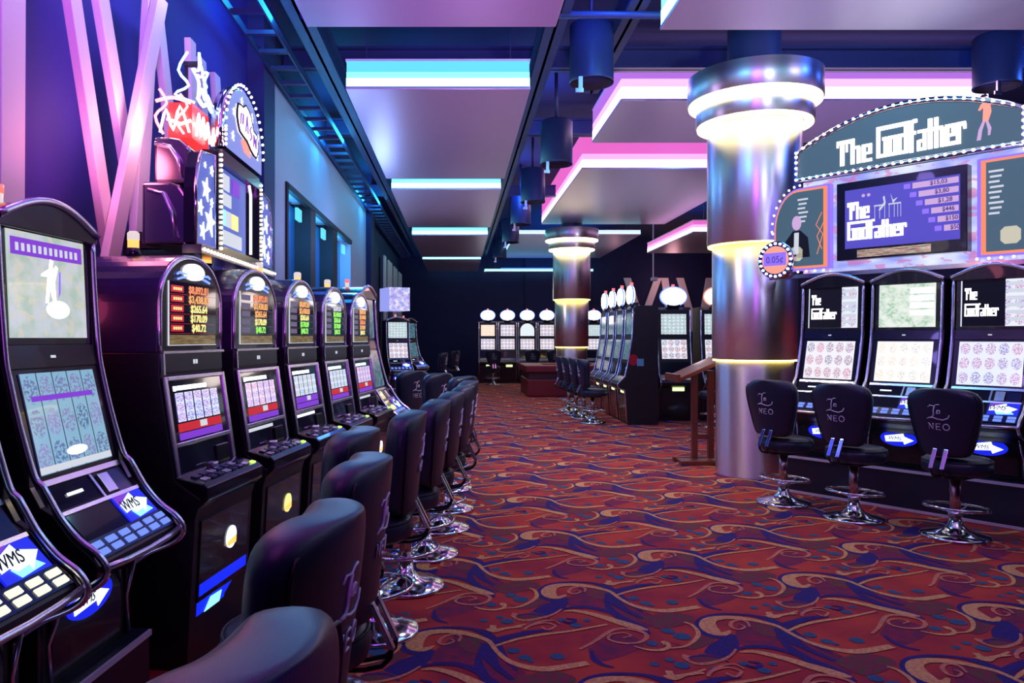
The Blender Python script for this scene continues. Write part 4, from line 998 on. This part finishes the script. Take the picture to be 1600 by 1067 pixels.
for k in range(n_+1): bd.append((t0+(t1-t0)*k/n_, -.055, 3.188))
for k in range(4): bd += [(t0, -.055, 3.25+k*.058), (t1, -.055, 3.25+k*.058)]
bulb_row(mq, bd, 'bulb', .014)
# back board with busy printing
part('back_board', 'board_busy', mq, lambda b: (b.hull8([(-.10,.02,2.20),(2.0,.02,2.20),(2.0,.12,2.20),(-.10,.12,2.20),(-.10,.02,3.16),(2.0,.02,3.16),(2.0,.12,3.16),(-.10,.12,3.16)])))
part('lower_edge', 'chrome', mq, lambda b: b.box(-.45, 2.2, -.03, .14, 2.17, 2.21))
for k in range(1): pass
part('pillar_left', 'black_satin', mq, lambda b: (b.box(-.02, .1, .40, .50, 0, 3.1), b.box(-.02,.1,.12,.40,2.9,3.0))); part('pillar_right', 'black_satin', mq, lambda b: (b.box(1.7, 1.82, .40, .50, 0, 3.1), b.box(1.7,1.82,.12,.40,2.9,3.0)))
# television
tv = part('television', 'black_gloss', mq, lambda b: b.box(.30, 1.44, -.09, .015, 2.31, 3.07), bevel=.006)
sc_ = part('screen', 'tv_blue', tv, lambda b: b.box(.385, 1.385, -.095, -.088, 2.42, 2.99))
rs, wd_ = title_rects('The', 0, 0, 1)
def ttl3(b):
    r1, w1 = title_rects('The', 0, 0, 1)
    for i, r in enumerate(r1): b.box(.41+r[0]*.105, .41+r[1]*.105, -.101-.0002*i, -.095, 2.70+r[2]*.115, 2.70+r[3]*.115)
    r1, w1 = title_rects('Godfather', 0, 0, 1); q = .54/w1
    for i, r in enumerate(r1): b.box(.41+r[0]*q, .41+r[1]*q, -.101-.0002*i, -.095, 2.50+r[2]*.115, 2.50+r[3]*.115)
part('title_lettering', 'sign_text', sc_, ttl3)
part('puppet_mark', 'text_pale', sc_, lambda b: (b.box(.66,.76,-.099,-.095,2.80,2.812), b.box(.79,.90,-.099,-.095,2.80,2.812), b.prism_y([(.70,2.76),(.75,2.83),(.74,2.88),(.755,2.89),(.765,2.82),(.72,2.76)],-.099,-.095), b.prism_y([(.81,2.90),(.83,2.84),(.87,2.86),(.83,2.81)],-.099,-.095),
    [b.box(x, x+.003, -.098, -.095, 2.68, 2.80) for x in (.665,.71,.755,.795,.84,.87,.897)]))
part('face_marks', 'tv_pink', sc_, lambda b: (b.prism_y(star(.56,2.92,.018,0,.8),-.098,-.095), b.prism_y(star(.61,2.92,.018,0,.8),-.098,-.095)))
for k, s_ in enumerate(('$15,03','$3,80','$1,28','$446','$150','$50')):
    x0 = 1.00+k*.052; z = 2.945-k*.083
    jb = part('jackpot_bar', 'tv_pink', sc_, lambda b: b.box(x0, 1.375, -.099, -.095, z-.026, z+.026))
    lettering('jackpot_figure', s_, .055, 'tv_digit', jb, (x0+1.375)/2+.03, (-.099,z-.02), (-.099,z+.02), .5, sx=.95 if k < 3 else .9, off=.001, bold=.001)
    part('jackpot_symbol', 'violet_line', sc_, lambda b: b.box(x0-.075, x0-.02, -.098, -.095, z-.02, z+.024))
part('picture_strip', 'flower', tv, lambda b: b.hull8([(.50,-.094,2.33),(1.15,-.094,2.33),(1.15,-.09,2.33),(.50,-.09,2.33),(.50,-.094,2.40),(1.15,-.094,2.40),(1.15,-.09,2.40),(.50,-.09,2.40)]))
# posters
def poster(x0, x1, side):
    z0, z1 = 2.25, 3.10
    if side < 0: o = [(x0,z0),(x1,z0),(x1,z1)]+[(x0+.28-.28*math.sin(k*PI/16)+0, z1-.42+.42*math.cos(k*PI/16)) for k in range(9)]
    else: o = [(x0,z0),(x1,z0)]+[(x1-.28+.28*math.cos(k*PI/16), z1-.42+.42*math.sin(k*PI/16)) for k in range(9)]+[(x0,z1)]
    cx = sum(a for a, c in o)/len(o); cz = (z0+z1)/2
    def sh(f, d): return [(cx+(a-cx)*f, cz+(c-cz)*(1-(1-f)*.6)) for a, c in o]
    p = part('side_panel', 'violet_line', mq, lambda b: b.prism_y(o, -.045, .05))
    part('orange_border', 'orange_line', p, lambda b: b.prism_y(sh(.93, 0), -.050, -.045))
    f = part('dark_picture', 'sign_teal', p, lambda b: b.prism_y(sh(.84, 0), -.055, -.050))
    xx = x0+.27 if side < 0 else x0+.09
    part('caption_lines', 'text_pale', f, lambda b: [b.box(xx+(k % 2)*.01, xx+.11-(k % 3)*.015, -.058, -.055, 2.98-k*.045-.012, 2.98-k*.045+.006) for k in range(9 if side > 0 else 6)])
    fx = x0+.25
    part('flower', 'flower', f, lambda b: b.extr([(fx+.085*math.cos(a*PI/6)*(1 if a % 3 else .86), -.058, 2.42+.085*math.sin(a*PI/6)*(1 if a % 3 else .86)) for a in range(12)], [(fx+.085*math.cos(a*PI/6)*(1 if a % 3 else .86), -.055, 2.42+.085*math.sin(a*PI/6)*(1 if a % 3 else .86)) for a in range(12)]))
    part('red_lines', 'orange_line', f, lambda b: (b.tube([(x1-.13,-.057,2.40),(x1-.07,-.057,2.6),(x1-.14,-.057,2.7),(x1-.08,-.057,2.82)],.004,5), b.tube([(x1-.08,-.057,2.45),(x1-.13,-.057,2.58),(x1-.06,-.057,2.72)],.004,5)))
    if side < 0:   # plain generic bust in place of the portrait
        part('plain_figure', 'black_matt', f, lambda b: b.prism_y([(x0+.12,2.38),(x0+.40,2.38),(x0+.38,2.58),(x0+.30,2.66),(x0+.22,2.66),(x0+.14,2.56)], -.058, -.055))
        part('plain_shirt', 'text_pale', f, lambda b: b.prism_y([(x0+.23,2.42),(x0+.28,2.42),(x0+.285,2.64),(x0+.235,2.64)], -.060, -.055))
        part('plain_head', 'tv_pink', f, lambda b: b.prism_y([(x0+.26+.05*math.cos(a*PI/8), 2.74+.075*math.sin(a*PI/8)) for a in range(16)], -.060, -.055))
    pts = []
    for k, (a, c) in enumerate(o): pts.append((a, -.05, c))
    bulb_row(mq, [(x0+.28-.31*math.sin(k*PI/16) if side < 0 else x1-.28+.31*math.cos(k*PI/16), -.03, z1-.42+.45*(math.cos if side < 0 else math.sin)(k*PI/16)) for k in range(9)]+[(x0-.02 if side < 0 else x1+.02, -.03, 2.3+k*.09) for k in range(5)]+[(x0+k*.09, -.05, 2.235) for k in range(7)], 'bulb', .012)
poster(-.39, .215, -1)
poster(1.50, 2.12, 1)
# round denomination badge
bx, bz = -.33, 2.37
rb = part('round_badge', 'chrome', mq, lambda b: b.prism_y([(bx+.20*math.cos(k*PI/16), bz+.20*math.sin(k*PI/16)) for k in range(32)], -.12, -.05), bevel=.01)
part('badge_face', 'coral', rb, lambda b: b.prism_y([(bx+.145*math.cos(k*PI/16), bz+.145*math.sin(k*PI/16)) for k in range(32)], -.128, -.12))
bp_ = part('badge_plate', 'violet_line', rb, lambda b: b.box(bx-.125, bx+.125, -.134, -.128, bz-.06, bz+.075))
lettering('price_figure', '0.05\u00a2', .10, 'tv_digit', bp_, bx, (-.134,bz-.05), (-.134,bz+.05), .5, off=.001, sx=.9)
bulb_row(rb, [(bx+.172*math.cos(k*PI/10), -.125, bz+.172*math.sin(k*PI/10)) for k in range(20)], 'bulb', .013)

# stools in front of the right bank
rb_ang = TB+0.0
for k, ((x, y), da, lb) in enumerate((((3.05,7.20),-.12,'black stool with silver lettering in front of the near column'), ((3.39,6.58),-.12,'black stool with silver lettering, middle of the three at right'), ((3.87,5.98),-.08,'black stool with silver lettering nearest the right edge'))):
    stool(x, y, rb_ang+PI+da, lb, 'black stools facing the machines under the sign')

# ---------------------------------------------------------------- machine kind 3: sloped machine with oval topper
def oval_machine(lab, loc, rz, top='scr_white', low='scr_white_b', oval='oval_lit', arch=False, ring='ring_blue', group=None, side=False, tall=1.0, card=True):
    t = thing('slot_machine', lab, 'slot machine', loc, rz, group)
    W = .33
    P = [(.18,0),(.14,.62),(.02,.66),(0,.72),(.03,.76),(.15,.86),(.20,1.12),(.27,1.55),(.29,2.08),(.33,2.13),(.72,2.13),(.72,0)]
    part('cabinet', 'black_satin', t, lambda b: b.prism_x(P, -W, W), bevel=.004)
    for s_ in (-1, 1): part('chrome_rim', 'soft_chrome', t, lambda b: b.tube([(s_*(W-.02), .17, .05),(s_*(W-.02), .13, .6),(s_*(W-.02),.01,.67),(s_*(W-.02),.0,.73),(s_*(W-.02),.13,.86),(s_*(W-.02),.19,1.12),(s_*(W-.02),.26,1.55),(s_*(W-.02),.28,2.08)], .016, 6))
    if arch:
        part('top_screen', top, t, lambda b: b.slab_poly([(-.24,0),(.24,0)]+[(.24*math.cos(k*PI/12), .45+.55*math.sin(k*PI/12)) for k in range(13)],(.273,1.62),(.288,2.05),.004,.004))
    else: part('top_screen', top, t, lambda b: b.slab(-.235,.235,(.273,1.62),(.287,2.0),.006,.002))
    part('lower_screen', low, t, lambda b: b.slab(-.235,.235,(.206,1.16),(.264,1.515),.006,.002))
    part('belly_panel', 'glass_dark', t, lambda b: b.slab(-.27,.27,(.155,.88),(.195,1.1),.006,.002))
    dk = part('button_deck', 'deck_blue', t, lambda b: b.slab(-.29,.29,(.035,.765),(.14,.85),.012,.0))
    if card: part('lit_card', 'yellow_card', t, lambda b: b.slab(-.06,.16,(.145,.56),(.14,.64),.012,.0))
    part('lower_door', 'black_gloss', t, lambda b: b.slab(-.27,.27,(.178,.06),(.147,.52),.010,0), bevel=.004)
    ov = part('oval_topper', oval, t, lambda b: b.prism_y([(.235*math.cos(k*PI/16), 2.33+.165*math.sin(k*PI/16)) for k in range(32)], .27, .33))
    part('topper_ring', ring, ov, lambda b: b.tube([(.245*math.cos(k*PI/16), .30, 2.33+.175*math.sin(k*PI/16)) for k in range(32)], .018, 6, True))
    part('topper_base', 'black_gloss', t, lambda b: b.box(-.12,.12,.27,.42,2.13,2.19))
    part('signal_light', 'lamp_red', t, lambda b: b.lathe([(.03,0),(.03,.06)], (0,.32,2.50), 10))
    if side:
        sp = part('side_sticker', 'sticker_red', t, lambda b: b.prism_x([(.28+.085*math.cos(k*PI/8),1.16+.10*math.sin(k*PI/8)) for k in range(16)], W+.001, W+.006))
        part('sticker_patch', 'sticker_cyan', sp, lambda b: b.box(W+.006, W+.009, .34, .46, 1.05, 1.18))
        part('vent', 'soft_chrome', t, lambda b: b.box(W, W+.004, .08+.1, .30, 1.98, 2.0))
    return t
cg = 'oval-topped machines of the centre row'
oo = []
for k, (y, lb) in enumerate(((14.0,'nearest oval-topped machine of the centre row, black side with a red sticker'),(14.82,'second oval-topped machine of the centre row'),(15.64,'third oval-topped machine of the centre row'),(16.46,'farthest oval-topped machine of the centre row'))):
    oval_machine(lb, (2.84, y, 0), -PI/2, 'scr_side', 'scr_side', 'oval_lit' if k != 2 else 'oval_warm', group=cg, side=(k == 0))
for x, lb in ((4.06,'oval-topped machine facing the camera right of the black-sided one'),(4.88,'oval-topped machine facing the camera, half hidden by the near column'),(5.70,'oval-topped machine facing the camera, behind the near column')):
    oval_machine(lb, (x, 14.2, 0.0), 0, 'scr_white', 'scr_white_b', 'oval_warm', ring='ring_blue' if x < 4.5 else 'coral', group='oval-topped machines facing the camera')
for y, x, lb in ((14.0,2.20,'nearest of the four stools at the centre row'),(14.80,2.17,'second of the four stools at the centre row'),(15.6,2.14,'third of the four stools at the centre row'),(16.4,2.11,'farthest of the four stools at the centre row')):
    stool(x+.25, y, PI/2+.05, lb, 'stools at the centre row')
stool(4.45, 13.35, PI+.25, 'stool behind the wooden lectern, facing the oval-topped machines', 'stools at the facing machines')
# back row
pr = None
for k, (x, top, arch, lb) in enumerate(((1.02,'scr_cream',False,'leftmost machine of the back row, cream screen'),(1.70,'scr_white_b',False,'second machine of the back row, blue-white oval above'),(2.38,'scr_white',True,'third machine of the back row, with an arched bright screen'),
        (3.06,'scr_white_b',False,'fourth machine of the back row, left of the far column'),(3.74,'scr_white',False,'fifth machine of the back row, behind the far column'),(4.68,'scr_white',False,'machine of the back row just right of the far column'))):
    oval_machine(lb, (x, 26.2, 0), 0, top, 'scr_white_b', 'oval_lit', arch=arch, group='machines of the back row')
for x, lb in ((1.15,'stool at the left end of the back row of machines'),(2.42,'stool in front of the arched back-row machine'),(3.15,'stool at the back row, left of the far column'),(4.75,'stool at the back row, right of the far column')):
    stool(x, 25.3, PI+.1, lb, 'stools at the back row')
# red bench around the far column
bc = thing('red_bench', 'low red upholstered bench wrapped round the far column', 'bench', (3.05, 21.2, 0))
part('base', 'sofa_red', bc, lambda b: b.box(-1.24,1.24,-1.05,1.05,0.004,.46), bevel=.03)
part('dark_band', 'sofa_dark', bc, lambda b: b.box(-1.2,1.2,-1.01,1.01,.46,.64))
for (a, c, d, e) in ((-1.28,1.28,-1.1,-.62),(-1.28,1.28,.62,1.1),(-1.28,-.72,-.62,.62),(.72,1.28,-.62,.62)):
    part('seat_cushion', 'sofa_red', bc, lambda b: b.box(a,c,d,e,.64,.83), bevel=.04, seg=3)
# far left machines and stools
a1 = thing('wall_sign', 'small pictured light box above the far left machine', 'sign', (-1.42, 19.55, 0), math.radians(25))
part('post', 'black_satin', a1, lambda b: b.box(-.05,.05,.86,.94,0,2.35))
part('box', 'board_busy', a1, lambda b: b.hull8([(-.28,.2,2.25),(.28,.2,2.25),(.28,.95,2.25),(-.28,.95,2.25),(-.28,.2,2.85),(.28,.2,2.85),(.28,.95,2.85),(-.28,.95,2.85)]))
curved_machine('curved machine with white screens at the far end of the left side', (-1.42, 19.3, 0), math.radians(20), 'scr_white', 'scr_white_b', group='curved two-screen machines', detail=1)
plinth('machine_plinth', 'dark plinth under the far left curved machine', (-1.42, 19.3, 0), math.radians(20), -.33, .33)
curved_machine('curved machine turned sideways, right of the far left bright one', (-.98, 20.9, 0), math.radians(62), 'scr_side', 'scr_side', group='curved two-screen machines', detail=1)
plinth('machine_plinth', 'dark plinth under the sideways far left machine', (-.98, 20.9, 0), math.radians(62), -.33, .33)
stool(-.56, 20.4, PI+math.radians(62)+.2, 'dark stool before the sideways machine at the far left', 'stools at the far left')
stool(-.25, 23.5, math.radians(240), 'lone dark stool at the back of the aisle', 'stools at the far left')
stool(-.67, 9.18, TH+PI-.55, 'leftmost of the three blue-lit stools beyond the left row', 'three stools beyond the left row')
stool(-.36, 8.54, TH+PI-.45, 'middle of the three blue-lit stools beyond the left row', 'three stools beyond the left row')
stool(-.10, 7.88, TH+PI-.35, 'rightmost of the three blue-lit stools beyond the left row', 'three stools beyond the left row')

# lectern
lc = thing('wooden_lectern', 'reddish wooden lectern with a slanted top left of the near column', 'lectern', (2.92, 9.5, 0))
part('foot', 'wood_red', lc, lambda b: b.box(-.22,.24,-.20,-.11,0,.06), bevel=.01); part('foot', 'wood_red', lc, lambda b: b.box(-.22,.24,.11,.20,0,.06), bevel=.01)
for x in (.0, .20):
    part('post', 'wood_red', lc, lambda b: b.box(x-.035,x+.035,-.035,.035,.06,1.15), bevel=.006)
part('cross_rail', 'wood_red', lc, lambda b: b.box(-.2,.22,-.11,.11,.02,.05)); part('cross_rail', 'wood_red', lc, lambda b: b.box(.0,.2,-.02,.02,.30,.36))
part('slanted_top', 'wood_red', lc, lambda b: b.extr([(-.26,-.28,1.02),(.28,-.28,1.26),(.28,-.28,1.31),(-.26,-.28,1.07)], [(-.26,.28,1.02),(.28,.28,1.26),(.28,.28,1.31),(-.26,.28,1.07)]), bevel=.006)
part('ledge', 'wood_red', lc, lambda b: b.box(-.29,-.25,-.28,.28,1.02,1.11), bevel=.004)
# small ceiling camera
cm = thing('security_camera', 'small white security camera hanging near the back boards', 'camera', (6.6, 26, 3.6))
part('mount', 'panel_white', cm, lambda b: b.box(-.02,.02,-.02,.02,0,ZC-3.6)); part('body', 'panel_white', cm, lambda b: b.box(-.06,.12,-.12,.12,-.12,.0), bevel=.01)
